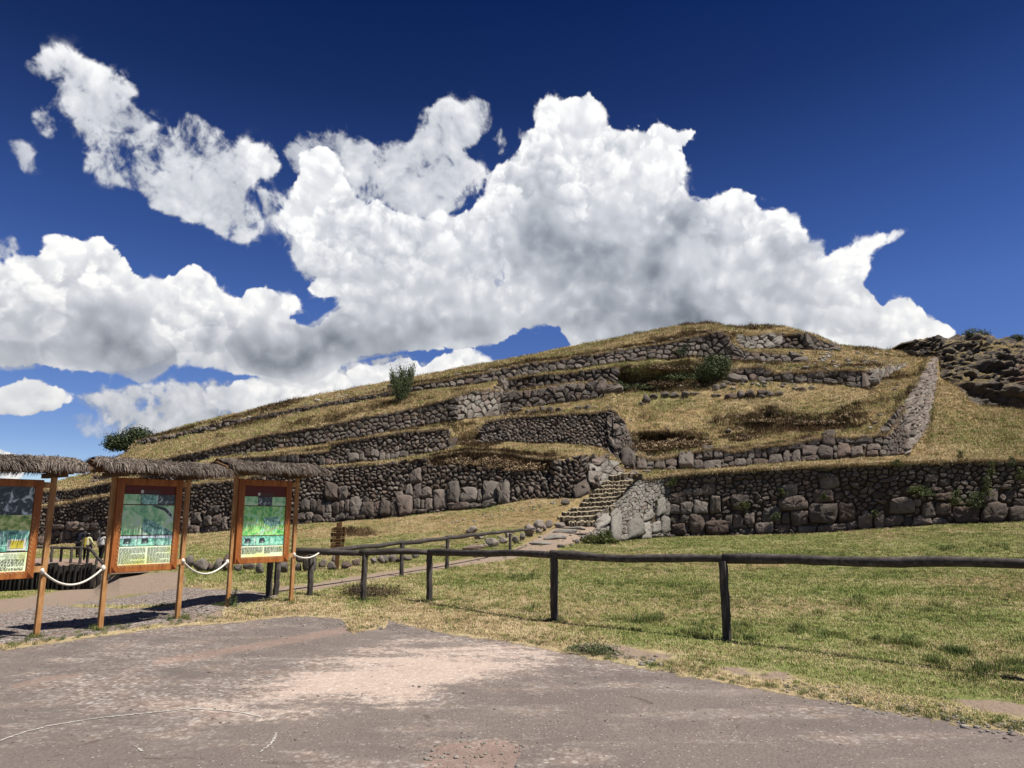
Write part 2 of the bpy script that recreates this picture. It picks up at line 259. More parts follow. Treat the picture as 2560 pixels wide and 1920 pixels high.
# (name, points, partial range or None, fraction used outside the range)
Z=lambda v,z:Yz(v,z)
ROWS=[
('near',[(-1300,3400,Z(3400,0)),(3860,3400,Z(3400,0))],None,0),
('n1',[(-1300,1920,Z(1920,0)),(3860,1920,Z(1920,0))],None,0),
('n2',[(-1300,1600,Z(1600,0)),(90,1592,9.75),(3860,1600,Z(1600,0))],None,0),
('n3',[(-1300,1500,17),(0,1500,16.3),(300,1500,15),(520,1502,13.0),(726,1500,13.6),(908,1500,14.3),(1074,1500,14.2),(1400,1500,13.8),(3860,1500,13.8)],None,0),
('pb',[(-1300,1498,29),(0,1482,28.5),(235,1472,27),(262,1452,26.5),(300,1440,24),(500,1430,20.3),(900,1426,21),(1300,1420,23),(3860,1420,22)],None,0),
('pt',[(-1300,1420,29),(0,1415,28.9),(235,1412,27.6),(256,1436,27.2),(300,1428,25.5),(500,1412,22),(900,1405,24),(1300,1392,28),(1700,1385,26),(3860,1380,25)],None,0),
('m1',[(-1300,1400,44),(0,1398,43),(184,1396.5,43.7),(300,1392,42),(460,1376,36),(700,1368,36),(900,1366,36),(1200,1360,35),(1400,1353,34.5),(1490,1357,36.4),(1523,1356,37.2),(1675,1343,42.3),(2015,1334,40),(2350,1311,37.5),(2560,1304,36.5),(3860,1290,33)],None,0),
('w0t',[(-1300,1392,56),(121,1385,54),(425,1368,48),(700,1350,44),(900,1345,43),(1118,1325,40),(1300,1318,38.6),(1416,1310,38),(1480,1300,38.6),(1487,1293,39),(1563,1239,40.5),(1602,1199,42.5),(1660,1191,43),(1762,1181,42.2),(1979,1169,40.6),(2123,1163,39.4),(2225,1159,38.5),(2406,1152,37.6),(2560,1153,37),(3860,1132,33.5)],None,0),
('w1b',[(-1300,1380,70),(121,1363,68),(425,1337,60),(570,1328,57),(738,1310,54),(870,1302,52),(994,1293,50),(1118,1277,49),(1212,1270,48),(1275,1256,47),(1340,1245,46),(1421,1243,44),(1448,1244,43.3),(1490,1215,43.6),(1511,1206,44.2),(1584,1204,44.2),(1610,1192,44),(1660,1187,44),(1762,1177,43.2),(1979,1164,41.5),(2123,1157,40.3),(2225,1152,39.6),(2406,1147,38.8),(2560,1147,38.2),(3860,1127,35)],None,0),
('w1s',[(-1300,1290,71),(121,1269,69),(199,1254,67),(268,1243,65),(474,1214,60.8),(575,1202,58.3),(815,1171,55),(949,1162,53),(1071,1150,51.5),(1077,1166,51.2),(1150,1164,50.3),(1258,1169,49.2),(1302,1180,48),(1380,1180,47),(1394,1152,46.5),(1494,1148,45),(1530,1148,45),(1567,1197,44.8),(1590,1200,44.6),(1610,1189,44.6),(1660,1184,44.8),(1979,1161,42.3),(2225,1149,40.4),(2406,1144,39.8),(2560,1144,39.2),(3860,1124,36)],None,0),
('w1t',[(-1300,1288,71.2),(121,1267,69.3),(199,1252,67.3),(268,1241,65.3),(474,1212,61.1),(575,1200,58.6),(815,1169,55.4),(949,1160,53.4),(1069,1148,51.9),(1077,1146,52.6),(1150,1134,52.5),(1231,1131,52),(1302,1142,50.5),(1394,1148,47.5),(1494,1143,45.6),(1530,1145,45.6),(1567,1193,45.2),(1610,1186,45.2),(1660,1181,45.4),(1979,1158,43),(2225,1146,41),(2406,1138,41.5),(2560,1138,41),(3860,1118,38)],None,0),
('w2b',[(-1300,1285,77),(121,1263,74),(199,1249,72),(268,1237,70),(476,1208,65),(808,1165,59),(949,1155,57),(1062,1138,56),(1107,1127,56),(1125,1124,56),(1200,1112,56),(1266,1105,55),(1397,1108,53),(1436,1113,52),(1503,1117,51),(1524,1135,49.5),(1540,1160,48),(1560,1172,47.5),(1613,1176,47),(1692,1177,46.5),(1754,1175,46),(1964,1155,44.4),(2196,1141,42),(2245,1137,41.5),(2259,1134,41.5),(2284,1105,45),(2315,1067,52),(2323,1037,57),(2330,990,63),(2336,956,68),(2343,948,69),(2372,956,68),(2399,974,66),(2413,996,65),(2440,1009,64),(2478,1019,63),(2526,1017,63),(2560,1028,62),(3860,1020,58)],None,0),
('w2t',[(-1300,1245,78),(125,1227,75),(181,1225,73),(240,1212,71),(270,1208,70),(480,1165,66),(589,1146,63.5),(700,1137,61.5),(826,1130,59.8),(836,1111,59.8),(903,1099,59),(1016,1081,57.8),(1117,1072,57),(1123,1086,58.5),(1160,1092,60),(1207,1067,59),(1228,1053,58),(1300,1043,57),(1397,1039,55),(1526,1030,53),(1544,1031,52),(1560,1065,50.5),(1580,1120,49),(1590,1138,48.3),(1613,1148,47.9),(1653,1149,47.6),(1700,1138,47.4),(1758,1124,46.9),(1809,1123,46.5),(1834,1133,46),(1888,1119,45.6),(1942,1117,45),(1986,1108,44.8),(2018,1100,44.6),(2073,1092,44.2),(2141,1096,43.6),(2200,1092,42.9),(2218,1078,43),(2263,1008,47),(2281,981,50),(2304,947,57),(2324,902,69),(2345,897,74),(2360,908,76),(2450,905,76),(3860,900,76)],None,0),
('h1',[(1560,1060,51.5),(1590,1112,50.5),(1640,1118,50),(1700,1112,50),(1760,1105,51),(1830,1090,51.5),(1900,1078,52),(2000,1072,52),(2100,1070,51.5),(2180,1068,49),(2230,1050,48)],(1560,2230),.4),
('h2',[(1560,1052,52),(1590,1078,51.6),(1640,1074,51.2),(1700,1080,51),(1760,1088,52),(1830,1060,52.6),(1900,1040,53),(2000,1034,53),(2090,1040,52.8),(2180,1050,50.5),(2230,1035,49.5)],(1560,2230),.55),
('w3b',[(-1300,1242,84),(121,1222,82),(242,1207,78),(480,1160,73),(521,1149,71),(589,1140,69.5),(668,1132,68),(700,1124,67),(881,1097,64.5),(903,1094,64),(994,1077,62.5),(1133,1051,61),(1137,1051,61),(1239,1041,64.5),(1262,1040,65),(1300,1021,64.5),(1413,1006,62.8),(1503,997,61.4),(1535,980,61),(1560,1012,60),(1605,1013,60),(1660,1008,60),(1750,998,60),(1800,1000,59.5),(1966,996,58),(2100,1000,57),(2164,1000,56),(2210,990,56),(2250,975,57),(2281,962,60),(2304,935,64),(2324,896,72),(2345,893,77),(2400,893,80),(3860,890,80)],None,0),
('w3m',[(1262,985,65.6),(1300,981,65),(1436,962,63.3),(1526,960,61.8),(1537,970,61.6),(1560,978,62.5),(1650,976,62.5),(1730,965,62.5),(1790,955,62.5),(1815,954,62),(1962,956,61),(2097,963,60),(2162,971,59),(2258,917,73.5),(2300,912,75),(2324,893,78),(2345,891,79)],(1262,2345),.5),
('w3n',[(1262,981,66.2),(1300,978,65.9),(1436,959,64.2),(1526,957,62.7),(1537,965,62.4),(1560,972,62.9),(1650,970,62.9),(1730,960,62.7),(1790,952,62.7),(1815,953,62.1),(1962,955,61.1),(2097,962,60.1),(2162,970,59.1),(2258,916,73.6),(2300,911,75.3),(2324,892,78.3),(2345,890,79.3)],(1262,2345),.55),
('w3t',[(-1300,1225,87),(0,1222,86),(127,1218,85),(242,1190,79.5),(270,1188,78),(417,1147,75),(499,1129,72),(589,1108,70),(679,1086,68.5),(750,1076,67),(900,1047,65.5),(1036,1023,63.5),(1135,996,62),(1140,992,62),(1171,979,63.2),(1250,977,65.4),(1257,953,66.6),(1300,946,66.6),(1395,936,65.3),(1537,920,63.5),(1560,914,63.8),(1620,904,63.6),(1729,894,63.6),(1750,902,64),(1775,925,63.5),(1800,940,63),(1815,934,62.5),(1849,920,62.5),(1912,920,62),(1939,934,61.5),(2052,929,60.8),(2150,927,60),(2164,927,59.8),(2257,908,73.9),(2300,902,77),(2345,887,80),(3860,887,82)],None,0),
('w4b',[(-1300,1224,89),(127,1217.5,87),(242,1186,84),(352,1111,86),(476,1087,82),(566,1068,79),(700,1040,76),(747,1030,75),(914,999,72.5),(1036,978,71),(1126,967,70),(1253,950,69),(1300,942,68.5),(1458,921,66.5),(1571,906,65.5),(1729,891,65),(1752,889,65.5),(1775,905,66),(1837,904,66.5),(1849,904,66.5),(1996,907,67),(2100,915,65),(2164,917,64),(2200,910,69),(2257,903,75),(2345,885,81),(3860,885,83)],None,0),
('w4t',[(352,1102,86.5),(476,1078,82.5),(566,1052,79.5),(620,1045,78),(700,1029,76.5),(747,1021,75.5),(914,990,73),(1036,965,71.5),(1126,949,70.8),(1239,927,70),(1300,916,69.5),(1390,902,68.3),(1481,888,67.3),(1594,870,66.6),(1684,857,66.1),(1792,829,65.9),(1822,840,66.3),(1828,866,66.9),(1871,882,67.4),(1984,888,68),(2020,902,68),(2100,910,66.5),(2164,912,66),(2257,898,76),(2345,883,82)],(352,2345),.5),
('w5b',[(1760,826,69),(1810,832,70),(1850,872,71),(1939,873,72),(2027,874,72),(2081,877,72),(2110,882,72),(2164,893,71),(2241,893,76)],(1760,2241),.4),
('w5t',[(1760,822,70),(1810,824,71),(1855,840,72),(1939,838,73.5),(2027,840,72.6),(2081,866,73.5),(2110,874,74),(2164,880,75),(2241,885,78)],(1760,2241),.6),
('crest',[(-1300,1223,100),(0,1219,100),(127,1216,98),(150,1203,97),(190,1190,96),(235,1183,95),(293,1143,94),(318,1129,93),(386,1088,92),(476,1060,90),(589,1033,88),(725,1002,86),(900,967,84),(1036,940,83),(1239,904,81),(1397,871,80),(1481,855,79),(1594,834,78),(1690,814,77),(1770,807,77),(1837,816,78),(1916,813,79),(1962,814,79),(2029,836,79),(2097,864,79),(2150,868,80),(2241,877,82),(2300,880,84),(3860,882,88)],None,0)]
RN={r[0]:i for i,r in enumerate(ROWS)}
NSUB=[10,70,34,26,6,16,14,18,12,5,9,12,8,6,8,10,2,9,9,9,8,6,9,10]   # gaps between rows
US=np.concatenate([np.arange(-1300,-60,40),np.arange(-60,2620,4),np.arange(2620,3861,40)]).astype(float)
nc=len(US)
def n1(x,seed):
    return vnoise(np.asarray(x,float),np.full(np.shape(x),seed*7.7),seed)-.5
RV=[];RY=[]
for i,(nm,pts,rg,fr) in enumerate(ROWS):
    p=np.array(pts,float)
    RV.append(np.interp(US,p[:,0],p[:,1])); RY.append(np.interp(US,p[:,0],p[:,2]))
for i,(nm,pts,rg,fr) in enumerate(ROWS):     # partial rows fall back to an in-between line
    if rg:
        a=i-1; b=i+1
        while ROWS[b][2]: b+=1
        w=np.clip((US-(rg[0]-24))/24,0,1)*np.clip(((rg[1]+24)-US)/24,0,1)
        RV[i]=RV[i]*w+(RV[a]*(1-fr)+RV[b]*fr)*(1-w); RY[i]=RY[i]*w+(RY[a]*(1-fr)+RY[b]*fr)*(1-w)
for i in range(1,len(ROWS)):
    if i>=RN['w1b'] and i<RN['crest']:
        RV[i]+=(n1(US/38,i)*4.0+n1(US/11,i+40)*2.2)*(1 if i!=RN['w0t'] else .4)
    if i==RN['crest']: RV[i]+=n1(US/90,i)*2.5+n1(US/24,i+9)*1.6
    RV[i]=np.minimum(RV[i],RV[i-1]-.25); RY[i]=np.maximum(RY[i],RY[i-1]+.03)
RP=[at(US,RV[i],RY[i]) for i in range(len(ROWS))]
lay=[];rowpos=[]
AMP=[0,.0,.015,.03,.02,.05,.05,.1,0,.05,.12,.0,.18,.10,.22,0,0,0,.18,.0,.16,.0,.14]
AMP=[0,0,.02,.03,.0,.06,.05,.06,0,.10,.10,.0,.20,.16,.22,.0,.05,.0,.20,.0,.18,.0,.14]
for i in range(len(ROWS)-1):
    n=NSUB[i]
    for j in range(n):
        s=j/n
        d0=RY[i]; d1=RY[i+1]
        t=(s*d0/(s*d0+(1-s)*d1))[:,None]
        P=RP[i]*(1-t)+RP[i+1]*t
        a=AMP[i]
        if a>0:
            e=math.sin(math.pi*s)**.6
            w=(fbm(P[:,0]/1.6+3,P[:,1]/1.6,300,4,.55)-.5)*2*a+(fbm(P[:,0]/7,P[:,1]/7,310,2)-.5)*2.2*a*(i>=8)
            P=P.copy(); P[:,2]+=w*e
        lay.append(P); rowpos.append(i+s)
lay.append(RP[-1]); rowpos.append(len(ROWS)-1)
for dy,dz in ((8,-.6),(25,-5),(70,-22),(200,-60)):
    P=RP[-1].copy(); P[:,0]*=1+dy/90*.6; P[:,1]+=dy; P[:,2]+=dz; lay.append(P); rowpos.append(len(ROWS))
G=np.stack(lay); rowpos=np.array(rowpos); NR=len(G)
# dug-out hollows and caves pushed back into the slope
UU,VV=proj(G)
for (u,v,ru,rv,d) in [(1938,1032,30,13,3.0),(1640,950,80,28,1.5),(1905,1024,28,8,1.3),(1985,1040,30,12,1.2),(1700,920,60,26,1.0),(1760,940,24,26,1.6),(1555,950,20,30,1.2),(1660,1096,60,12,1.1),(1720,1101,50,10,.9),(1610,1090,30,8,.6),(1835,1095,12,8,1.2),(1200,1100,32,10,.8),(1615,1042,22,9,1.3),(1180,1150,60,10,.5),(1340,1158,40,8,.5)]:
    k=np.exp(-(((UU-u)/ru)**2+((VV-v)/rv)**2)**1.6)*(rowpos[:,None]>8)
    G[...,1]+=k*d; G[...,2]+=k*(-.25*d)
UU,VV=proj(G)
CV=[VV[:,c] for c in range(nc)]
nvis=int(np.searchsorted(rowpos,len(ROWS)-1))+1
def surf(u,v):
    """world point of the built ground seen at (u,v)"""
    c=np.interp(u,US,np.arange(nc)); c0=int(c); c1=min(c0+1,nc-1); f=c-c0
    out=[]
    for cc in (c0,c1):
        vv=VV[:nvis,cc]; o=np.minimum.accumulate(vv)
        r=np.interp(-v,-o,np.arange(nvis)); r0=int(r); r1=min(r0+1,nvis-1); g=r-r0
        out.append(G[r0,cc]*(1-g)+G[r1,cc]*g)
    return Vector(out[0]*(1-f)+out[1]*f)
def mesh_obj(name,V,Fc,mat=None,parent=None,smooth=False,attrs=None,kind=None,link=True):
    me=bpy.data.meshes.new(name); V=np.asarray(V,dtype=np.float32)
    Fa=Fc if isinstance(Fc,list) else None
    if Fa is None:
        Fc=np.asarray(Fc,dtype=np.int32); n,k=Fc.shape
        me.vertices.add(len(V)); me.vertices.foreach_set('co',V.ravel())
        me.loops.add(n*k); me.loops.foreach_set('vertex_index',Fc.ravel())
        me.polygons.add(n); me.polygons.foreach_set('loop_start',np.arange(0,n*k,k,dtype=np.int32))
        me.update(calc_edges=True)
    else: me.from_pydata([tuple(map(float,p)) for p in V],[],Fa)
    if smooth: me.polygons.foreach_set('use_smooth',np.ones(len(me.polygons),bool))
    if attrs:
        for an,ar in attrs.items():
            ar=np.asarray(ar,np.float32)
            if ar.shape[1]==3: ar=np.concatenate([ar,np.ones((len(ar),1),np.float32)],1)
            at_=me.color_attributes.new(an,'FLOAT_COLOR','POINT'); at_.data.foreach_set('color',ar.ravel())
    if mat:
        for m in (mat if isinstance(mat,(list,tuple)) else [mat]): me.materials.append(m)
    o=bpy.data.objects.new(name,me)
    if link: COL.objects.link(o)
    if parent: o.parent=parent
    if kind: o['kind']=kind
    return o
def tag(o,label,cat,group=None):
    o['label']=label; o['category']=cat
    if group: o['group']=group
    return o
def empty(name,loc,rz=0,label=None,cat=None,group=None):
    o=bpy.data.objects.new(name,None); COL.objects.link(o); o.location=loc; o.rotation_euler=(0,0,rz); o.empty_display_size=.2
    if label: tag(o,label,cat,group)
    return o
# ------------------------------------------------------------------ material zones of the ground
def segd(pts,vs=2.5):
    D=np.full(UU.shape,1e9)
    for (a,b),(c,d) in zip(pts[:-1],pts[1:]):
        dx,dy=c-a,(d-b)*vs; L2=dx*dx+dy*dy
        t=np.clip(((UU-a)*dx+(VV-b)*vs*dy)/L2,0,1)
        D=np.minimum(D,np.hypot(UU-a-t*dx,(VV-b)*vs-t*dy))
    return D
def blob(u,v,ru,rv,p=2): return np.exp(-(np.abs((UU-u)/ru)**p+np.abs((VV-v)/rv)**p))
def inpoly(pts,soft):
    """soft inside mask of a simple polygon in picture coordinates"""
    p=np.array(pts,float); ins=np.zeros(UU.shape,bool)
    for (xa,ya),(xb,yb) in zip(p,np.roll(p,-1,0)):
        if ya==yb: continue
        c=((ya>VV)!=(yb>VV))&(UU<(xb-xa)*(VV-ya)/(yb-ya)+xa); ins^=c
    d=segd(list(map(tuple,p))+[tuple(p[0])],1.0)
    return np.clip(.5+np.where(ins,d,-d)/(2*soft),0,1)
edge=np.array([(-1300,1760),(-300,1680),(0,1628),(118,1611),(235,1594),(411,1569),(617,1555),(705,1543),(760,1541),(852,1546),(970,1552),(960,1566),(882,1586),(960,1583),(1087,1580),(1300,1610),(1436,1638),(1589,1667),(1742,1697),(1906,1726),(2083,1755),(2259,1788),(2560,1836),(3860,2080)],float)
o_=np.argsort(edge[:,0],kind='stable'); ev=np.interp(UU,edge[o_,0],edge[o_,1])
far=(rowpos[:,None]>RN['m1'])
pxs=np.clip(VV-ev,-60,60)/np.clip((VV-1296)*.05,3,60)
asph=np.clip(.5+pxs*.5,0,1)*(~far)
dirt=np.zeros(UU.shape)
# path: boards -> bridge, stairs path
dirt=np.maximum(dirt,np.clip(1.25-segd([(-200,1530),(60,1510),(230,1480),(330,1452),(420,1447)],1.6)/34,0,1))
dirt=np.maximum(dirt,inpoly([(250,1442),(455,1428),(470,1450),(440,1475),(300,1490),(150,1520),(0,1545),(0,1528),(180,1488)],8))
dirt=np.maximum(dirt,np.clip(1.3-segd([(700,1474),(790,1467),(900,1446),(1060,1422),(1150,1408),(1240,1396),(1330,1380),(1400,1352),(1450,1325),(1470,1312)],3.0)/np.interp(VV,[1310,1400,1480],[52,26,28]),0,1))
dirt=np.maximum(dirt,inpoly([(1275,1378),(1330,1350),(1380,1325),(1410,1308),(1492,1305),(1500,1325),(1440,1355),(1380,1378),(1330,1392)],8))
dirt=np.maximum(dirt,(UU<330)*np.clip(1.2-np.abs(VV-1404)/11,0,1)*(rowpos[:,None]<RN['w0t'])*(rowpos[:,None]>=RN['pt']-.2))
dirt=np.maximum(dirt,.9*inpoly([(400,1556),(700,1490),(730,1500),(640,1530),(420,1566)],6)*(UU<560))
gravel=inpoly([(-1300,1530),(0,1535),(120,1512),(330,1492),(460,1468),(640,1480),(700,1490),(600,1512),(480,1545),(250,1583),(0,1612),(-1300,1700)],7)
gravel*=1-.75*np.clip(1.2-segd([(130,1512),(300,1518),(440,1514)],4)/26,0,1)
R_=rowpos[:,None]
vd=ev-VV; vn=fbm(G[...,0]/.9+40,G[...,1]/.9,580,4)
dirt=np.maximum(dirt,np.clip(1-np.abs(vd-22-.03*np.clip(UU-1300,0,1300))/34,0,1)*np.clip((vn-.44)*4,0,.9)*(UU>1250)*(rowpos[:,None]<RN['pb']))
nz=fbm(G[...,0]/6,G[...,1]/6,500,4)-.5
nz2=fbm(G[...,0]/2.2+9,G[...,1]/2.2,520,3)-.5
green=np.where(R_<RN['w0t'],.62,.10)+nz*1.0
mead=(R_<RN['m1']+.6)
green-=mead*.8*np.clip(1-np.abs(ev-VV-14)/52,0,1)*(.4+1.2*(fbm(G[...,0]/1.2,G[...,1]/1.2,560,3)))
green+=mead*(.10+.9*nz)
green+=mead*(.22*blob(1900,1370,700,35)+.25*blob(560,1440,240,22)+.20*blob(1400,1700,300,25)-.38*blob(1900,1520,450,35)-.30*blob(1200,1560,260,25))
green-=.5*mead*blob(600,1462,160,9)
green+=.55*blob(1190,1270,130,14)*(R_>RN['m1'])*(R_<RN['w1b']+.3)+.30*blob(900,1320,260,12)*(R_<RN['w1b']+.3)
green+=.55*blob(700,1345,100,10)*(R_<RN['w1b'])
green+=.45*(R_>RN['w1t'])*(R_<RN['w2b'])*blob(1350,1128,120,10)
green+=.40*blob(2430,1080,140,45)*(R_<RN['w2b']+.2)*(R_>RN['w1s'])+.2*blob(2480,1110,160,14)
green+=.4*blob(1620,950,110,35)+.35*blob(1850,958,160,10)+.25*blob(1750,1010,200,18)+.35*blob(1910,815,60,6)
green+=.12*((R_>RN['w3t'])&(R_<RN['w4b']))
soil=np.zeros(UU.shape)
for a,b,u0,u1 in (('m1','w0t',1487,3860),('w1b','w1s',-1300,1570),('w2b','w2t',-1300,1125),('w2b','w2t',1207,2340),('w3b','w3m',240,1537),('w3n','w3t',240,1540),('w3b','w3t',1137,1262),('w4b','w4t',352,1996),('w5b','w5t',1850,2085),('w3n','w3t',1812,2262)):
    ia,ib=RN[a],RN[b]
    soil=np.maximum(soil,((R_>=ia-.02)&(R_<=ib+.02)&(UU>=u0)&(UU<=u1))*1.0)
soil=np.maximum(soil,((R_>=RN['pb'])&(R_<=RN['pt'])&(UU<256))*1.0)
wallm=soil.copy()
brown=((R_>RN['w1s']-.02)&(R_<RN['w1t']+.3)&(UU>1074)&(UU<1390))*.95
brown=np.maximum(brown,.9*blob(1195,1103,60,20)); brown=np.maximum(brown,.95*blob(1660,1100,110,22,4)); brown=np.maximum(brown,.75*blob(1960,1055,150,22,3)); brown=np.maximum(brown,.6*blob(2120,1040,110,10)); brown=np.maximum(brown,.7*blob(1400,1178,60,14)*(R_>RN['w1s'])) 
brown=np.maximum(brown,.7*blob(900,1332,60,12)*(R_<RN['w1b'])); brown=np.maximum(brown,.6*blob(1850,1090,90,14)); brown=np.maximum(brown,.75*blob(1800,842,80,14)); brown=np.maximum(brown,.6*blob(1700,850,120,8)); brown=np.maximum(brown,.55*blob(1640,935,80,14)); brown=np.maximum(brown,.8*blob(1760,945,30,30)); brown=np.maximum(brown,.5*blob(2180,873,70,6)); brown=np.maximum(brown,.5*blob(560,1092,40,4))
brown=np.maximum(brown,.6*((R_>RN['w4t'])&(R_<RN['w4t']+.5)&(UU>900)&(UU<1780)))
hill=(R_>RN['w1b'])
brown=np.maximum(brown,np.clip((fbm(G[...,0]/9,G[...,2]/2.2+G[...,1]/9,540,4)-.53)*2.2,0,.38)*hill)
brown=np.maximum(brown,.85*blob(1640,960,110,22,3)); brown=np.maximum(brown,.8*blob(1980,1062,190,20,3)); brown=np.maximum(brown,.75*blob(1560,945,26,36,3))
brown=np.clip(brown+nz2*.5*(brown>.15),0,1)
straw=np.clip(.35+nz2*1.2,0,1)
for i in range(RN['w1b'],len(ROWS)):    # sun-bleached lips of the terraces
    if i in (RN['w1t'],RN['w2t'],RN['w3t'],RN['w4t'],RN['w3n'],RN['w5t'],RN['w0t']): straw=np.maximum(straw,np.clip(1-np.abs(R_-i-.12)/.22,0,1)*.8)
straw=np.maximum(straw,mead*(.9*blob(1200,1585,420,16)+.6*blob(1900,1520,560,22)+1.5*np.clip(1-np.abs(ev-VV-14)/62,0,1)+1.1*np.clip((fbm(G[...,0]/2.6,G[...,1]/1.5,570,4)-.50)*3.2,0,1)))
pale=np.clip(inpoly([(560,1745),(700,1700),(800,1660),(900,1630),(1050,1618),(1250,1612),(1360,1622),(1370,1645),(1280,1668),(1180,1700),(1080,1745),(1000,1760),(900,1755),(760,1775),(620,1785),(480,1790),(380,1770)],46),0,1)*.95
pale=np.maximum(pale,.5*blob(1090,1757,30,7)); pale=np.maximum(pale,.35*blob(760,1885,120,20)); pale=np.maximum(pale,.3*blob(150,1720,160,30)); pale=np.maximum(pale,.35*blob(400,1650,160,14))
pink=np.maximum(.95*np.clip(1.2-segd([(960,1552),(860,1575),(700,1605),(520,1635),(400,1655)],2.2)/30,0,1),.9*inpoly([(20,1712),(110,1690),(210,1682),(205,1694),(120,1704),(40,1722)],5))
pink=np.maximum(pink,.75*blob(700,1700,260,34)*pale); pink=np.maximum(pink,1.0*inpoly([(1060,1905),(1080,1870),(1150,1852),(1250,1850),(1308,1868),(1300,1890),(1280,1925),(1200,1990),(1060,1990)],5)); 
pink=np.maximum(pink,.8*blob(540,1785,60,16))
G[...,2]-=.34*inpoly([(1396,1313),(1404,1290),(1440,1255),(1475,1228),(1495,1208),(1604,1196),(1578,1222),(1555,1246),(1530,1275),(1505,1296),(1492,1312)],3)*(rowpos[:,None]>RN['m1']+.3)*(rowpos[:,None]<=RN['w1b'])   # bed of the stairs
V0=G.reshape(-1,3)
idx=np.arange(NR*nc).reshape(NR,nc)
FQ=np.stack([idx[:-1,:-1],idx[:-1,1:],idx[1:,1:],idx[1:,:-1]],-1).reshape(-1,4)
def st(*a): return np.stack([np.clip(x,0,1).ravel() for x in a],-1)
Z1=st(asph,dirt,gravel); Z2=st(green,brown,straw); Z3=st(pale,pink,wallm)
GRASSOK=np.clip(1-asph*1.6-dirt*1.5-gravel*1.3,0,1)*(1-wallm)*(1-.7*brown)
print('terrain',time.time()-T0,NR*nc)

# ------------------------------------------------------------------ materials
def newmat(name,rough=.9,spec=.2):
    m=bpy.data.materials.new(name); m.use_nodes=True; nt=m.node_tree
    b=nt.nodes['Principled BSDF']; b.inputs['Roughness'].default_value=rough; b.inputs['Specular IOR Level'].default_value=spec
    return m,nt,b
def noise(nt,vec,scale,detail=4,rough=.55,dist=0):
    n=N(nt,'ShaderNodeTexNoise'); n.inputs['Scale'].default_value=scale; n.inputs['Detail'].default_value=detail; n.inputs['Roughness'].default_value=rough; n.inputs['Distortion'].default_value=dist
    if vec is not None: LK(nt,vec,n.inputs['Vector'])
    return n.outputs['Fac']
def ramp(nt,fac,stops):
    r=N(nt,'ShaderNodeValToRGB'); LK(nt,fac,r.inputs[0]); e=r.color_ramp.elements
    while len(e)<len(stops): e.new(.5)
    for x,(p,c) in zip(e,stops): x.position=p; x.color=(*c,1) if len(c)==3 else c
    return r.outputs[0]
def sstep(nt,x,a,b):
    n=N(nt,'ShaderNodeMapRange',interpolation_type='SMOOTHSTEP'); n.inputs[1].default_value=a; n.inputs[2].default_value=b
    LK(nt,x,n.inputs[0]); return n.outputs[0]
def bump(nt,b,h,strength=.5,dist=.05):
    n=N(nt,'ShaderNodeBump'); n.inputs['Strength'].default_value=strength; n.inputs['Distance'].default_value=dist; LK(nt,h,n.inputs['Height']); LK(nt,n.outputs[0],b.inputs['Normal'])
def vor(nt,vec,scale,feat='F1'):
    n=N(nt,'ShaderNodeTexVoronoi',feature=feat); n.inputs['Scale'].default_value=scale; LK(nt,vec,n.inputs['Vector']); return n
def pos(nt): return N(nt,'ShaderNodeNewGeometry').outputs['Position']
def obj(nt): return N(nt,'ShaderNodeTexCoord').outputs['Object']
def attr(nt,name):
    a=N(nt,'ShaderNodeAttribute',attribute_name=name); s=N(nt,'ShaderNodeSeparateColor'); LK(nt,a.outputs['Color'],s.inputs[0]); return s.outputs
def bal(nt,*x):   # noise-weighted sum helper
    s=x[0]
    for y in x[1:]: s=mth(nt,'ADD',s,y)
    return s
GDRY=(.33,.235,.115); GSTR=(.64,.51,.31); GGRN=(.215,.25,.078); GBRN=(.075,.048,.026)
# ground
mg,nt,b=newmat('ground_cover',.95,.1)
P=pos(nt); A1=attr(nt,'zone_a'); A2=attr(nt,'zone_b'); A3=attr(nt,'zone_c')
nA=noise(nt,P,.35,5); nB=noise(nt,P,2.2,6,.6); nC=noise(nt,P,11,6,.65); nD=noise(nt,P,45,4,.7)
mpg=N(nt,'ShaderNodeMapping'); mpg.inputs['Scale'].default_value=(1,.35,1.6); LK(nt,P,mpg.inputs[0]); nE=noise(nt,mpg.outputs[0],5.5,7,.68,.6)
gr=mth(nt,'ADD',A2[0],mth(nt,'MULTIPLY',mth(nt,'SUBTRACT',nB,.5),1.3)); gr=mth(nt,'ADD',gr,mth(nt,'MULTIPLY',mth(nt,'SUBTRACT',nC,.5),.9))
base=mixc(nt,sstep(nt,gr,.25,.85),GDRY,GGRN)
gr=gr
stw=mth(nt,'ADD',A2[2],mth(nt,'MULTIPLY',mth(nt,'SUBTRACT',nC,.5),1.6)); stw=mth(nt,'ADD',stw,mth(nt,'MULTIPLY',mth(nt,'SUBTRACT',nE,.5),1.8))
base=mixc(nt,mth(nt,'MULTIPLY',sstep(nt,stw,.35,1.15),.8),base,GSTR)
brn=mth(nt,'ADD',A2[1],mth(nt,'MULTIPLY',mth(nt,'SUBTRACT',nC,.5),1.1)); brn=mth(nt,'MULTIPLY',sstep(nt,brn,.3,.75),mth(nt,'MINIMUM',mth(nt,'MULTIPLY',A2[1],4),1))
base=mixc(nt,brn,base,mixc(nt,nC,(.075,.048,.027),(.21,.135,.072)))
base=mixc(nt,mth(nt,'MULTIPLY',sstep(nt,nE,.52,.72),.42),base,(.075,.06,.022))
# wall cores: packed earth between the stones
base=mixc(nt,sstep(nt,A3[2],.4,.6),base,mixc(nt,nC,(.050,.038,.028),(.125,.092,.062)))
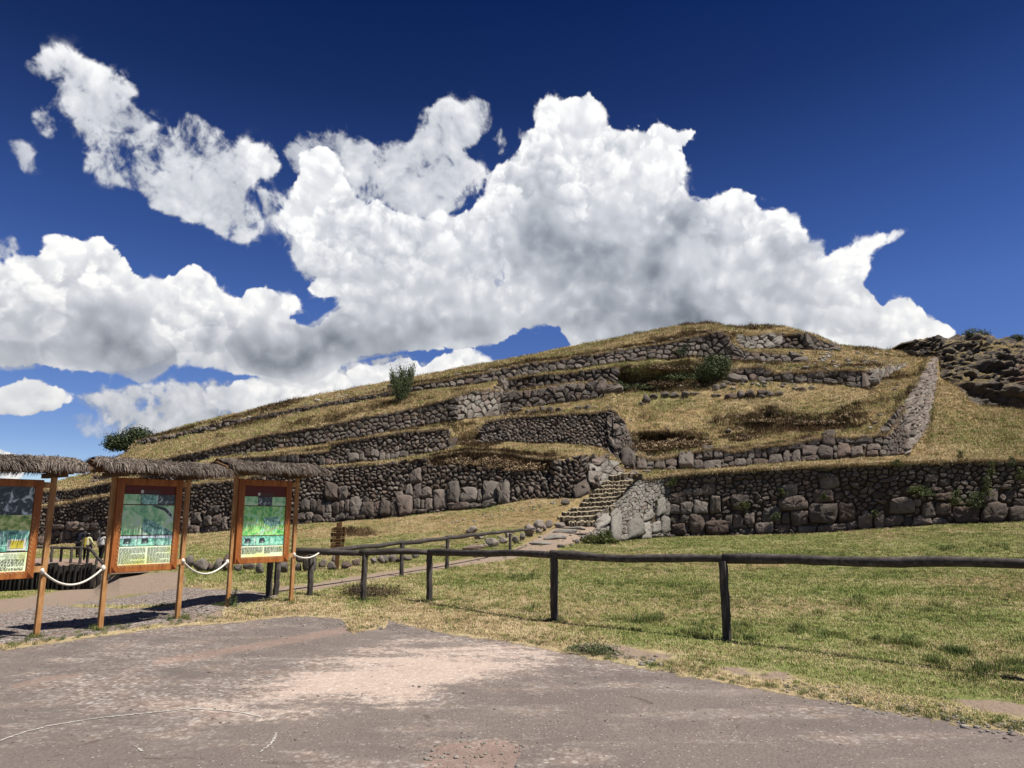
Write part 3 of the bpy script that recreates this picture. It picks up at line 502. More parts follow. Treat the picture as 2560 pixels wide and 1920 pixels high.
# dirt
dr=mth(nt,'ADD',A1[1],mth(nt,'MULTIPLY',mth(nt,'SUBTRACT',nB,.5),.7)); dr=mth(nt,'ADD',dr,mth(nt,'MULTIPLY',mth(nt,'SUBTRACT',nC,.5),.45)); dr=mth(nt,'MULTIPLY',sstep(nt,dr,.4,.62),mth(nt,'MINIMUM',mth(nt,'MULTIPLY',A1[1],6),1))
dirtc=mixc(nt,nC,(.28,.205,.15),(.42,.325,.25)); dirtc=mixc(nt,sstep(nt,nD,.5,.75),dirtc,(.42,.34,.27))
base=mixc(nt,dr,base,dirtc)
# gravel
vg=vor(nt,P,26); vsep=N(nt,'ShaderNodeSeparateColor'); LK(nt,vg.outputs['Color'],vsep.inputs[0])
gcol=ramp(nt,vsep.outputs[0],[(0,(.20,.155,.135)),(.35,(.34,.28,.25)),(.7,(.46,.39,.35)),(.88,(.62,.56,.51)),(1,(.78,.74,.70))])
gcol=mixc(nt,mth(nt,'MULTIPLY',sstep(nt,vg.outputs['Distance'],.42,.7),.7),gcol,(.20,.155,.13))
gcol=mixc(nt,sstep(nt,nB,.45,.65),gcol,mixc(nt,.35,gcol,(.28,.18,.13)))
gv=mth(nt,'ADD',A1[2],mth(nt,'MULTIPLY',mth(nt,'SUBTRACT',nB,.5),.9)); gv=mth(nt,'MULTIPLY',sstep(nt,gv,.42,.6),mth(nt,'MINIMUM',mth(nt,'MULTIPLY',A1[2],6),1))
base=mixc(nt,gv,base,gcol)
# worn asphalt
v1=vor(nt,P,34); v2=vor(nt,P,90); s1=N(nt,'ShaderNodeSeparateColor'); LK(nt,v1.outputs['Color'],s1.inputs[0]); s2=N(nt,'ShaderNodeSeparateColor'); LK(nt,v2.outputs['Color'],s2.inputs[0])
asc=mixc(nt,nC,(.19,.156,.141),(.275,.229,.206))
asc=mixc(nt,mth(nt,'MULTIPLY',sstep(nt,nD,.42,.66),.45),asc,(.115,.092,.083)); asc=mixc(nt,mth(nt,'MULTIPLY',sstep(nt,nA,.35,.65),.65),asc,(.130,.113,.108))
mA=N(nt,'ShaderNodeMapping'); mA.inputs['Scale'].default_value=(.6,1.7,1); mA.inputs['Rotation'].default_value=(0,0,.5); LK(nt,P,mA.inputs[0]); nF=noise(nt,mA.outputs[0],1.3,7,.62,.4)
asc=mixc(nt,mth(nt,'MULTIPLY',sstep(nt,nF,.52,.68),.42),asc,(.33,.275,.24))
asc=mixc(nt,mth(nt,'MULTIPLY',mth(nt,'MULTIPLY',sstep(nt,mth(nt,'ADD',s1.outputs[0],mth(nt,'MULTIPLY',mth(nt,'SUBTRACT',nB,.5),.9)),.80,.86),mth(nt,'SUBTRACT',1,sstep(nt,v1.outputs['Distance'],.16,.34))),.9),asc,(.50,.45,.40))
asc=mixc(nt,mth(nt,'MULTIPLY',mth(nt,'MULTIPLY',sstep(nt,s1.outputs[1],.84,.88),mth(nt,'SUBTRACT',1,sstep(nt,v1.outputs['Distance'],.12,.3))),.8),asc,(.05,.038,.033))
asc=mixc(nt,mth(nt,'MULTIPLY',mth(nt,'MULTIPLY',sstep(nt,s2.outputs[0],.72,.8),mth(nt,'SUBTRACT',1,sstep(nt,v2.outputs['Distance'],.2,.45))),.55),asc,(.38,.33,.30))
asc=mixc(nt,mth(nt,'MULTIPLY',mth(nt,'MULTIPLY',sstep(nt,s2.outputs[1],.7,.8),mth(nt,'SUBTRACT',1,sstep(nt,v2.outputs['Distance'],.2,.45))),.55),asc,(.07,.055,.05))
mcr=N(nt,'ShaderNodeMapping'); mcr.inputs['Scale'].default_value=(.55,.8,1); LK(nt,mixc(nt,.12,P,noise(nt,P,1.7,6)),mcr.inputs[0]); vc=vor(nt,mcr.outputs[0],1.0,'DISTANCE_TO_EDGE')
crk=mth(nt,'MULTIPLY',mth(nt,'SUBTRACT',1,sstep(nt,vc.outputs['Distance'],.004,.014)),sstep(nt,mth(nt,'ADD',nB,mth(nt,'MULTIPLY',nA,.6)),.80,.92))
asc=mixc(nt,mth(nt,'MULTIPLY',crk,.6),asc,(.06,.045,.04))
v3=vor(nt,mixc(nt,.06,P,noise(nt,P,9,3)),3.6); s3=N(nt,'ShaderNodeSeparateColor'); LK(nt,v3.outputs['Color'],s3.inputs[0])
pit=mth(nt,'MULTIPLY',sstep(nt,s3.outputs[0],.80,.83),mth(nt,'SUBTRACT',1,sstep(nt,mth(nt,'ADD',v3.outputs['Distance'],mth(nt,'MULTIPLY',nC,.28)),.17,.22)))
asc=mixc(nt,mth(nt,'MULTIPLY',pit,.85),asc,(.035,.027,.024))
glx=mth(nt,'MULTIPLY',sstep(nt,mth(nt,'ADD',mth(nt,'ADD',nA,mth(nt,'MULTIPLY',nF,.7)),mth(nt,'ADD',mth(nt,'MULTIPLY',A3[0],.35),mth(nt,'MULTIPLY',nB,.5))),1.02,1.32),.62)
asc=mixc(nt,glx,asc,gcol)
pk=mth(nt,'ADD',A3[1],mth(nt,'MULTIPLY',mth(nt,'SUBTRACT',nC,.5),1.0)); pk=mth(nt,'MULTIPLY',sstep(nt,pk,.35,.8),mth(nt,'MINIMUM',mth(nt,'MULTIPLY',A3[1],5),1))
asc=mixc(nt,mth(nt,'MULTIPLY',pk,.45),asc,mixc(nt,nD,(.31,.20,.16),(.42,.29,.235)))
pl=mth(nt,'ADD',A3[0],mth(nt,'MULTIPLY',mth(nt,'SUBTRACT',nF,.5),1.9)); pl=mth(nt,'ADD',pl,mth(nt,'MULTIPLY',mth(nt,'SUBTRACT',nC,.5),1.5)); pl=mth(nt,'ADD',pl,mth(nt,'MULTIPLY',mth(nt,'SUBTRACT',nD,.5),.9)); pl=mth(nt,'MULTIPLY',sstep(nt,pl,.30,.85),mth(nt,'MINIMUM',mth(nt,'MULTIPLY',A3[0],5),1))
asc=mixc(nt,mth(nt,'MULTIPLY',pl,.88),asc,mixc(nt,.22,mixc(nt,nD,(.50,.385,.32),(.80,.65,.555)),gcol))
am=mth(nt,'ADD',A1[0],mth(nt,'MULTIPLY',mth(nt,'SUBTRACT',nC,.5),.8)); am=mth(nt,'ADD',am,mth(nt,'MULTIPLY',mth(nt,'SUBTRACT',nB,.5),.5)); am=mth(nt,'MULTIPLY',sstep(nt,am,.46,.54),mth(nt,'MINIMUM',mth(nt,'MULTIPLY',A1[0],8),1))
base=mixc(nt,am,base,asc)
LK(nt,base,b.inputs['Base Color'])
h=mth(nt,'ADD',mth(nt,'MULTIPLY',nC,.7),mth(nt,'MULTIPLY',nD,.35)); h=mth(nt,'ADD',h,mth(nt,'MULTIPLY',nE,mth(nt,'MULTIPLY',mth(nt,'SUBTRACT',1,am),1.4)))
h=mth(nt,'SUBTRACT',h,mth(nt,'MULTIPLY',v1.outputs['Distance'],mth(nt,'MULTIPLY',am,.3)))
h=mth(nt,'SUBTRACT',h,mth(nt,'MULTIPLY',vg.outputs['Distance'],mth(nt,'MULTIPLY',gv,.9)))
bm=N(nt,'ShaderNodeBump'); bm.inputs['Distance'].default_value=.05
LK(nt,mth(nt,'SUBTRACT',.95,mth(nt,'MULTIPLY',am,.5)),bm.inputs['Strength']); LK(nt,h,bm.inputs['Height']); LK(nt,bm.outputs[0],b.inputs['Normal'])
M_GROUND=mg
# stone
def stone_mat(name,c0,c1,lichen=.35):
    m,nt,b=newmat(name,.93,.15); P=pos(nt); T=attr(nt,'tone')
    a=noise(nt,P,1.7,5,.6); c=noise(nt,P,9,6,.68); d=noise(nt,P,38,4,.7)
    col=mixc(nt,a,c0,c1); col=mixc(nt,mth(nt,'MULTIPLY',T[1],.55),col,(.27,.165,.125))
    col=mixc(nt,mth(nt,'MULTIPLY',sstep(nt,c,.54,.70),lichen),col,(.50,.47,.42))
    col=mixc(nt,mth(nt,'MULTIPLY',sstep(nt,noise(nt,P,4.5,6,.7),.55,.7),.55),col,(.055,.048,.04))
    col=mixc(nt,mth(nt,'MULTIPLY',sstep(nt,noise(nt,P,3.1,4,.6),.60,.75),.35),col,(.10,.10,.04))
    g=N(nt,'ShaderNodeMix',data_type='RGBA',blend_type='MULTIPLY'); g.inputs[0].default_value=1; LK(nt,col,g.inputs[6])
    cc=N(nt,'ShaderNodeCombineColor'); 
    for i in range(3): LK(nt,T[0],cc.inputs[i])
    LK(nt,cc.outputs[0],g.inputs[7]); LK(nt,g.outputs[2],b.inputs['Base Color'])
    bump(nt,b,mth(nt,'ADD',mth(nt,'MULTIPLY',c,1.0),mth(nt,'MULTIPLY',d,.35)),.9,.06)
    return m
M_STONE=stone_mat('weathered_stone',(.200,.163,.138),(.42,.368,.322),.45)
M_PALE=stone_mat('pale_or_sunlit_stone',(.34,.31,.27),(.50,.465,.41),.5)  # pale stones; also puts sunlight into the colour of sun-facing walls
M_ROCK=None
def grassy(name,c0,c1,c2):
    m,nt,b=newmat(name,.85,.15)
    oi=N(nt,'ShaderNodeObjectInfo').outputs['Random']
    P=pos(nt); f=bal(nt,mth(nt,'MULTIPLY',noise(nt,P,.45,5,.65),1.0),mth(nt,'MULTIPLY',oi,.45)); f=mth(nt,'SUBTRACT',mth(nt,'MULTIPLY',f,1.3),.33); 
    col=ramp(nt,f,[(.32,c0),(.58,c1),(.86,c2)])
    LK(nt,col,b.inputs['Base Color']); 
    return m
M_GG=grassy('green_grass',(.15,.21,.046),(.29,.35,.088),(.58,.55,.23))
M_GD=grassy('dry_grass',(.29,.205,.10),(.53,.395,.21),(.86,.69,.43))
M_GB=grassy('brown_weeds',(.045,.028,.015),(.12,.075,.038),(.27,.18,.09))
M_GR=grassy('rank_grass',(.065,.10,.028),(.12,.165,.045),(.26,.28,.09))
def woodmat(name,c0,c1,c2,scale=3,rough=.8,axis=2):
    m,nt,b=newmat(name,rough,.25); O=obj(nt)
    mp=N(nt,'ShaderNodeMapping'); mp.inputs['Scale'].default_value=(1,1,.12) if axis==2 else (.12,1,1); LK(nt,O,mp.inputs[0])
    a=noise(nt,mp.outputs[0],scale*9,6,.65,.4); c=noise(nt,O,scale,4)
    col=ramp(nt,bal(nt,mth(nt,'MULTIPLY',a,.7),mth(nt,'MULTIPLY',c,.3)),[(.3,c0),(.5,c1),(.7,c2)])
    LK(nt,col,b.inputs['Base Color']); bump(nt,b,a,.5,.01); return m
M_GREYW=woodmat('weathered_grey_wood',(.020,.016,.014),(.075,.064,.057),(.24,.21,.185))
M_GREYX=woodmat('weathered_grey_rail',(.020,.016,.014),(.065,.054,.048),(.17,.15,.135),2.2,axis=0)
M_POST=woodmat('varnished_post_wood',(.22,.10,.03),(.43,.215,.08),(.66,.42,.20))
M_FRAME=woodmat('red_brown_frame_wood',(.18,.05,.012),(.36,.115,.026),(.50,.20,.055),2,.55)
M_SIGN=woodmat('brown_sign_wood',(.10,.045,.016),(.17,.085,.032),(.25,.14,.06))
def flat(name,c,rough=.8,spec=.2):
    m,nt,b=newmat(name,rough,spec); O=obj(nt); col=mixc(nt,mth(nt,'MULTIPLY',noise(nt,O,14,4),.35),c,tuple(x*.6 for x in c)); LK(nt,col,b.inputs['Base Color']); return m
print('mats',time.time()-T0)
ter=mesh_obj('hillside_ground',V0,FQ,M_GROUND,smooth=True,attrs={'zone_a':Z1,'zone_b':Z2,'zone_c':Z3},kind='structure')
# the car park continues behind the camera
xs=np.linspace(-150,150,31); ys=np.linspace(-100,3.6,12); gx,gy=np.meshgrid(xs,ys); n=gx.size
zz=np.where(np.abs(gx)>0,-.012,0)
ix=np.arange(n).reshape(gx.shape); fq=np.stack([ix[:-1,:-1],ix[:-1,1:],ix[1:,1:],ix[1:,:-1]],-1).reshape(-1,4)
one=np.ones(n); zer=np.zeros(n)
mesh_obj('car_park_pavement',np.stack([gx.ravel(),gy.ravel(),zz.ravel()],-1),fq,M_GROUND,attrs={'zone_a':np.stack([one,zer,zer],-1),'zone_b':np.stack([zer,zer,zer],-1),'zone_c':np.stack([zer,zer,zer],-1)},kind='structure')

# ------------------------------------------------------------------ dry-stone walls, stone by stone
def clip(poly,nx,ny,c):           # keep nx*x+ny*y<=c
    out=[]; n=len(poly)
    for i in range(n):
        ax,ay=poly[i]; bx,by=poly[(i+1)%n]
        da=nx*ax+ny*ay-c; db=nx*bx+ny*by-c
        if da<=0: out.append((ax,ay))
        if (da<0<db) or (db<0<da):
            t=da/(da-db); out.append((ax+(bx-ax)*t,ay+(by-ay)*t))
    return out
def chaikin(p,q=.25):
    o=[]; n=len(p)
    for i in range(n):
        ax,ay=p[i]; bx,by=p[(i+1)%n]
        o+= [(ax*(1-q)+bx*q,ay*(1-q)+by*q),(ax*q+bx*(1-q),ay*q+by*(1-q))]
    return o
def hsh(x,y,z): return math.sin(x*12.9898+y*78.233+z*37.719)
def pillow(poly,gap,bulge,sink,rings,rnd,tilt=.25,rough=.0):
    """stone in wall coordinates (s,y,d): outline drawn in, front swelling out"""
    cx=sum(p[0] for p in poly)/len(poly); cy=sum(p[1] for p in poly)/len(poly)
    rad=math.sqrt(sum((p[0]-cx)**2+(p[1]-cy)**2 for p in poly)/len(poly))
    tx=rnd.uniform(-tilt,tilt); ty=rnd.uniform(-tilt,tilt)
    ox=rnd.uniform(-.18,.18); oy=rnd.uniform(-.18,.18)
    V=[];Fc=[]; n=len(poly); base=rnd.uniform(-.12,.18)*rad
    for k,(sc,d) in enumerate(rings):
        for (x,y) in poly:
            qx=cx+(x-cx)*(1-gap)*sc+ox*rad*(1-sc); qy=cy+(y-cy)*(1-gap)*sc+oy*rad*(1-sc)
            dd=-sink if k==0 else base+bulge*rad*d+((qx-cx)*tx+(qy-cy)*ty)*.9
            if rough and k>0:
                j=rough*rad; dd+=j*hsh(qx*1.3,qy*1.7,k)*.8; qx+=j*.25*hsh(qy*2.1,qx,k+3); qy+=j*.25*hsh(qx*1.9,qy*2.3,k+7)
            V.append((qx,qy,dd))
    V.append((cx+ox*rad,cy+oy*rad,base+bulge*rad*rings[-1][1]*1.04))
    for k in range(len(rings)-1):
        a=k*n;b=(k+1)*n
        for i in range(n): Fc.append((a+i,a+(i+1)%n,b+(i+1)%n,b+i))
    a=(len(rings)-1)*n
    for i in range(n): Fc.append((a+i,a+(i+1)%n,len(V)-1))
    return V,Fc
R_LO=[(1,0),(.90,.72),(.5,1)]
R_MD=[(1,0),(1.0,.30),(.84,.82),(.45,1)]
R_HI=[(1,0),(1.02,.25),(.94,.66),(.72,.92),(.35,1.0)]
def clean(name): return name
NST=[0,0]
def wall(name,label,group,lo,hi,u0,u1,size,megas=(),gap=.10,bulge=.38,aspect=1.25,tone=(.75,1.15),pinkp=.15,mat=None,sizefn=None,cat='wall',rubble=.0,top_jit=.3,seed=1,tlo=0,thi=1,tilt=.25,pale=0,detail=None,gone=None,fl=1.0):
    rnd=random.Random(seed)
    us=np.arange(u0,u1+.1,2.0) if u1-u0>4 else np.array([u0,u1])
    A=np.stack([np.interp(us,US,RP[RN[lo]][:,i]) for i in range(3)],-1)
    B=np.stack([np.interp(us,US,RP[RN[hi]][:,i]) for i in range(3)],-1)
    A,B=A+(B-A)*tlo,A+(B-A)*thi
    mid=(A+B)/2; dm=np.diff(mid,axis=0)
    sc=np.concatenate([[0],np.cumsum(np.linalg.norm(dm,axis=1))])
    H=np.linalg.norm(B-A,axis=1); L=sc[-1]
    tang=np.gradient(mid,axis=0); k=np.ones(9)/9
    if len(us)>12: tang=np.stack([np.convolve(np.pad(tang[:,i],4,mode='edge'),k,'valid') for i in range(3)],-1)
    up=B-A; up=up/np.linalg.norm(up,axis=1)[:,None]
    nrm=np.cross(tang,up); nrm/=np.linalg.norm(nrm,axis=1)[:,None]
    nrm*=np.where((nrm*( -mid)).sum(1)>0,1,-1)[:,None]
    hof=lambda s: float(np.interp(s,sc,H))
    # big stones given as picture boxes
    rects=[]
    va=proj(A)[1]; vb=proj(B)[1]
    for m in megas:
        x0,y0,x1,y1=m[:4]
        if (x0+x1)/2<u0-4 or (x0+x1)/2>u1+4: continue
        um=(x0+x1)/2; h=float(np.interp(um,us,H)); a=float(np.interp(um,us,va)); b_=float(np.interp(um,us,vb))
        s0=float(np.interp(x0,us,sc)); s1=float(np.interp(x1,us,sc))
        if x1>us[-1]: s1+=(x1-us[-1])*.5*(sc[-1]/(us[-1]-us[0]))
        if x0<us[0]: s0-=(us[0]-x0)*.5*(sc[-1]/(us[-1]-us[0]))
        q0=(a-y1)/(a-b_)*h; q1=(a-y0)/(a-b_)*h
        if s1-s0>.1: rects.append((s0,q0,s1,q1))
    seeds=[]       # (s,y,w,kind)
    y=0; Hm=float(H.max())
    course=0
    while y<Hm*1.02:
        f0=sizefn(y/Hm) if sizefn else 1
        ch=size*f0*rnd.uniform(.6,1.2)/math.sqrt(aspect); s=-rnd.uniform(0,size)
        while s<L+size:
            w=size*f0*math.sqrt(aspect)*math.exp(rnd.uniform(-.75,.62))
            ss_=s+w/2; yy_=y+ch/2+rnd.uniform(-.42,.42)*ch
            if 0<ss_<L and yy_<hof(ss_)-ch*.12:
                inside=False
                for (a0,b0,a1,b1) in rects:
                    mx=.04*size; 
                    if a0-mx<ss_<a1+mx and b0-mx<yy_<b1+mx: inside=True;break
                if not inside and not (gone and gone(float(np.interp(ss_,sc,us)),yy_/max(.1,hof(ss_)))): seeds.append((ss_,yy_,0))
            s+=w
        y+=ch; course+=1
    for (a0,b0,a1,b1) in rects:       # dummies keep the small stones out of the big ones
        nx=max(2,int((a1-a0)/(size*.6))); ny=max(2,int((b1-b0)/(size*.6)))
        for i in range(nx):
            for j in range(ny):
                if i in (0,nx-1) or j in (0,ny-1): seeds.append((a0+(i+.5)*(a1-a0)/nx,b0+(j+.5)*(b1-b0)/ny,1))
    seeds=[(s,y*fl,k_) for s,y,k_ in seeds]
    g=size*1.3; grid={}
    for i,(s,y,k_) in enumerate(seeds): grid.setdefault((int(s//g),int(y//g)),[]).append(i)
    stones=[]
    for i,(s,y,k_) in enumerate(seeds):
        if k_: continue
        h=hof(s)*fl; R=size*1.35
        poly=[(s-R,max(-.12*size,y-R)),(s+R,max(-.12*size,y-R)),(s+R,min(h+top_jit*size*rnd.random(),y+R)),(s-R,min(h+top_jit*size*rnd.random(),y+R))]
        ci,cj=int(s//g),int(y//g); nb=[]
        for a in (-1,0,1):
            for b_ in (-1,0,1):
                for j in grid.get((ci+a,cj+b_),()):
                    if j!=i: nb.append(((seeds[j][0]-s)**2+(seeds[j][1]-y)**2,j))
        nb.sort()
        for d2,j in nb[:14]:
            if d2<1e-6: continue
            X,Y=seeds[j][0],seeds[j][1]
            nx,ny=X-s,Y-y
            poly=clip(poly,nx,ny,(X*X+Y*Y-s*s-y*y)/2)
            if len(poly)<3: break
        if len(poly)<3: continue
        poly=[(px_,py_/fl) for px_,py_ in poly]
        if rubble:
            cx=sum(p[0] for p in poly)/len(poly); cy=sum(p[1] for p in poly)/len(poly)
            poly=[(cx+(px_-cx)*rnd.uniform(1-rubble,1),cy+(py_-cy)*rnd.uniform(1-rubble,1)) for px_,py_ in poly]
        # drop slivers
        ar=abs(sum(poly[q][0]*poly[(q+1)%len(poly)][1]-poly[(q+1)%len(poly)][0]*poly[q][1] for q in range(len(poly))))/2
        if ar<.06*size*size: continue
        stones.append((ar,0,poly))
    for (a0,b0,a1,b1) in rects:
        w,h_=a1-a0,b1-b0; j=.26
        c=[(.08,.0),(.5,-.03),(.92,.0),(1.0,.1),(1.03,.5),(1.0,.9),(.9,1.0),(.5,1.04),(.1,1.0),(0,.88),(-.03,.5),(0,.1)]
        cut=rnd.uniform(-.2,.2); cut2=rnd.uniform(-.15,.15)
        p=[]
        for x,y in c:
            x_=x+rnd.uniform(-j,j)*.35+cut2*(y-.5)*(1 if x>.5 else -.6); y_=y+rnd.uniform(-j,j)*.35+cut*(x-.5)*(y>.5)
            p.append((a0+x_*w,b0+y_*h_))
        stones.append((w*h_,1,p))
    # build in wall coordinates, then bend to the hillside
    ym=float(mid[:,1].mean()); near=ym<48
    geo=[]
    for ar,big,poly in stones:
        if big:
            p=chaikin(poly,.2); V,Fc=pillow(p,.04,.30,.22,R_HI,rnd,.16,.09)
        else:
            ppx=math.sqrt(ar)/ym*1800*.4
            if ppx>5.5: V,Fc=pillow(chaikin(poly,.17),gap,bulge,.16,R_MD,rnd,tilt,.09)
            elif ppx>3.6: V,Fc=pillow(chaikin(poly) if len(poly)<5 else poly,gap,bulge,.12,R_LO,rnd,tilt)
            else: V,Fc=pillow(poly,gap,bulge,.1,[(1,0),(.8,.9)],rnd,tilt)
        geo.append((ar,big,V,Fc))
    base=Vector((float(mid[len(mid)//2][0]),float(mid[len(mid)//2][1]),float(A[len(A)//2][2])))
    th=empty(name,base,0,label,cat,group); th['kind']='thing'
    geo.sort(key=lambda q:-q[0])
    def place(V):
        V=np.array(V); s=V[:,0]; hh=np.interp(s,sc,H)
        t=V[:,1]/np.maximum(hh,.05)
        Pa=np.stack([np.interp(s,sc,A[:,i]) for i in range(3)],-1); Pb=np.stack([np.interp(s,sc,B[:,i]) for i in range(3)],-1); Nn=np.stack([np.interp(s,sc,nrm[:,i]) for i in range(3)],-1)
        # beyond the ends keep going along the wall
        ex=np.where(s<0,s,np.where(s>L,s-L,0))[:,None]; tg=(mid[-1]-mid[0])/np.linalg.norm(mid[-1]-mid[0])
        return Pa+(Pb-Pa)*t[:,None]+Nn*(V[:,2:3]+.04)+tg*ex
    def tn(big):
        tt=rnd.uniform(*tone)*(1.0 if not big else rnd.uniform(.95,1.12)); return (tt/1.6,1.0 if rnd.random()<pinkp*.5 else (rnd.uniform(.2,.7) if rnd.random()<pinkp*2 else 0),0)
    rest_V=[];rest_F=[];rest_T=[];off=0; bb=np.array(base)
    M=mat or M_STONE
    allV=np.concatenate([np.array(g_[2]) for g_ in geo]) if geo else None
    if allV is None: return th
    PW=place(allV); q=0
    for n_,(ar,big,V,Fc) in enumerate(geo):
        P=PW[q:q+len(V)]; q+=len(V); t=tn(big)
        if n_<300:
            c=P.mean(0); o=mesh_obj('stone',P-c,Fc,M,th,attrs={'tone':np.tile(t,(len(V),1))})
            o.location=Vector(c-bb)
            if big: o.data.polygons.foreach_set('use_smooth',np.ones(len(o.data.polygons),bool))
        else:
            rest_V.append(P-bb); rest_F+= [tuple(a+off for a in f) for f in Fc]; rest_T.append(np.tile(t,(len(V),1))); off+=len(V)
    NST[0]+=min(300,len(geo)); NST[1]+=max(0,len(geo)-300)
    if rest_V: mesh_obj('small_stones',np.concatenate(rest_V),rest_F,M,th,attrs={'tone':np.concatenate(rest_T)},kind='stuff')
    return th
def boxes(ox,oy,k,L): return [(ox+a/k,oy+b/k,ox+c/k,oy+d/k) for a,b,c,d in L]
K1=2.765
MW0=boxes(1400,780,K1,[(750,1250,880,1330),(755,1335,835,1400),(835,1320,925,1405),(925,1315,1030,1400),(765,1405,830,1465),(830,1405,905,1455),(770,1465,870,1540),(905,1405,1000,1530),(1037,1275,1115,1400),(985,1180,1075,1275),(850,1225,925,1265),(925,1225,985,1270),(1015,1450,1170,1540),(1185,1265,1310,1380),(1272,1387,1345,1470),(1140,1405,1190,1490),(1400,1345,1530,1455),(1355,1460,1480,1530),(1535,1390,1585,1465),(1530,1195,1640,1283),(1512,1285,1700,1375),(1592,1385,1710,1475),(1752,1230,1890,1320),(1790,1120,1930,1225),(1720,1325,1915,1460),(1900,1250,1965,1300),(1925,1330,2035,1450),(1640,1480,1775,1525),(1780,1468,1980,1520),(1985,1452,2050,1505),(1505,1470,1590,1535),(1240,1500,1350,1545),(1195,1400,1265,1490),(985,1400,1030,1445),(2055,1400,2160,1490)])+\
 boxes(1900,800,K1,[(540,1280,655,1395),(602,1397,675,1445),(680,1345,780,1440),(790,1350,863,1435),(865,1355,980,1425),(985,1365,1050,1425),(1055,1352,1185,1420),(890,1230,1055,1345),(1115,1260,1205,1368),(1212,1200,1330,1255),(1215,1260,1325,1345),(1335,1285,1520,1405),(1535,1272,1700,1400),(1532,1170,1640,1265),(1720,1290,1825,1395),(515,1200,580,1245),(1060,1240,1110,1290),(1190,1372,1290,1410),(780,1185,850,1235),(970,1160,1050,1215),(1135,1070,1225,1125),(1690,1185,1770,1235),(1745,1240,1825,1285),(400,1060,500,1100),(1230,1100,1310,1150)])
ML0=boxes(1400,780,K1,[(460,1450,548,1572),(550,1460,625,1570),(630,1450,690,1525),(692,1420,752,1528),(655,1300,716,1415),(718,1330,752,1415),(345,1370,395,1420),(495,1405,540,1450),(570,1390,640,1448),(630,1532,770,1562),(410,1550,458,1585),(240,1415,340,1500),(340,1420,410,1590)])
K3=4.424
MW1=boxes(700,1000,K3,[(175,1250,305,1340),(250,1115,338,1240),(340,1105,408,1235),(410,1110,500,1262),(505,1130,580,1250),(582,1150,663,1275),(667,1130,722,1250),(725,1120,780,1240),(308,1255,368,1335),(372,1275,478,1360),(480,1257,570,1308),(550,1312,612,1350),(615,1280,665,1335),(668,1260,725,1325),(728,1243,770,1310),(780,1085,915,1290),(918,1080,985,1150),(918,1152,1045,1290),(840,1292,960,1325),(1047,1130,1130,1260),(1010,1265,1110,1305),(1133,1115,1228,1300),(1230,1155,1310,1295),(525,930,648,1105),(650,960,755,1115),(1237,1095,1285,1150),(1312,1090,1465,1280),(1287,1030,1360,1088),(1395,945,1468,1075),(1470,945,1568,1100),(1450,790,1570,930),(1572,975,1675,1090),(1485,1105,1553,1210),(1557,1105,1602,1215),(1604,1095,1690,1225),(1702,995,1850,1212),(1858,940,1995,1158),(2005,965,2185,1143),(1460,1215,1518,1265),(1522,1220,1640,1250),(1650,1230,1730,1250),(1870,1162,2085,1220),(2090,1148,2195,1195),(230,1342,288,1375),(290,1342,358,1372),(170,1342,226,1380),(745,1295,835,1330)])+\
 boxes(1150,1050,3.687,[(165,645,215,760),(220,575,358,745),(362,605,465,780),(210,748,338,808),(85,770,155,805),(1052,570,1205,715)])+\
 boxes(250,1000,K3,[(1200,1175,1330,1265),(1020,1255,1130,1370),(955,1310,1015,1450),(1165,1290,1255,1400),(1260,1270,1365,1395),(1370,1290,1420,1445),(1000,1392,1110,1480),(1230,1402,1318,1465),(1322,1402,1360,1455),(1120,1420,1175,1475),(1105,1350,1160,1415),(1178,1402,1228,1470)])+\
 boxes(0,1100,5.53,[(690,1195,750,1250),(772,1170,908,1240),(915,1125,1108,1255),(1115,1140,1280,1260),(1140,1040,1270,1125),(1285,1150,1420,1250),(665,1262,765,1370),(772,1250,848,1330),(852,1262,908,1440),(912,1262,998,1370),(1002,1262,1100,1330),(1130,1265,1235,1340),(1240,1270,1310,1380),(1312,1255,1420,1380),(695,1390,760,1460),(640,1380,690,1455),(820,1400,890,1455),(520,1340,620,1450),(900,1380,1000,1455),(1010,1340,1120,1450),(1130,1350,1230,1450),(1240,1390,1330,1455)])
MW2=boxes(700,1000,K3,[(770,590,878,690),(885,600,938,680),(942,565,1013,640),(1017,550,1098,640),(1102,590,1165,678),(1170,605,1220,668),(1225,590,1273,655),(1277,580,1330,645),(1333,570,1420,640),(1270,520,1320,572),(1410,607,1500,640),(1503,605,1580,630),(0,600,90,690),(100,590,158,680),(162,605,215,690),(220,640,270,690),(440,655,505,725),(510,660,570,725)])+\
 boxes(250,1000,K3,[(1490,640,1560,680),(1562,620,1700,700),(1703,630,1780,690),(1870,620,1930,690),(1960,600,2080,695),(2090,590,2160,690)])
MM=boxes(1400,780,K1,[(425,978,523,1080),(527,1015,598,1085),(652,1020,725,1090),(602,1028,648,1070),(730,1000,818,1075),(822,978,925,1090),(937,970,983,1023),(927,1027,987,1090),(987,938,1058,1023),(1062,940,1128,1020),(990,1027,1120,1095),(1132,970,1193,1005),(1130,1010,1200,1040),(1200,975,1253,1013),(1257,975,1293,1013),(1210,1020,1283,1070),(1287,1022,1328,1065),(1297,945,1345,1018),(1349,925,1393,1015),(1397,940,1428,1015),(1332,1022,1438,1065),(1432,945,1508,988),(1507,918,1600,965),(1442,992,1538,1060),(1542,970,1588,1055),(1595,900,1698,955),(1602,967,1663,1050),(1672,925,1780,1000),(1702,872,1800,922),(1812,838,1903,935),(1783,937,1893,1010),(1670,1003,1770,1040),(1907,868,1958,910),(1962,870,2040,910),(1915,913,2008,1000),(2047,868,2160,918),(2012,940,2100,1005),(2122,920,2212,968),(2120,970,2200,1000),(1205,1040,1209,1045)])
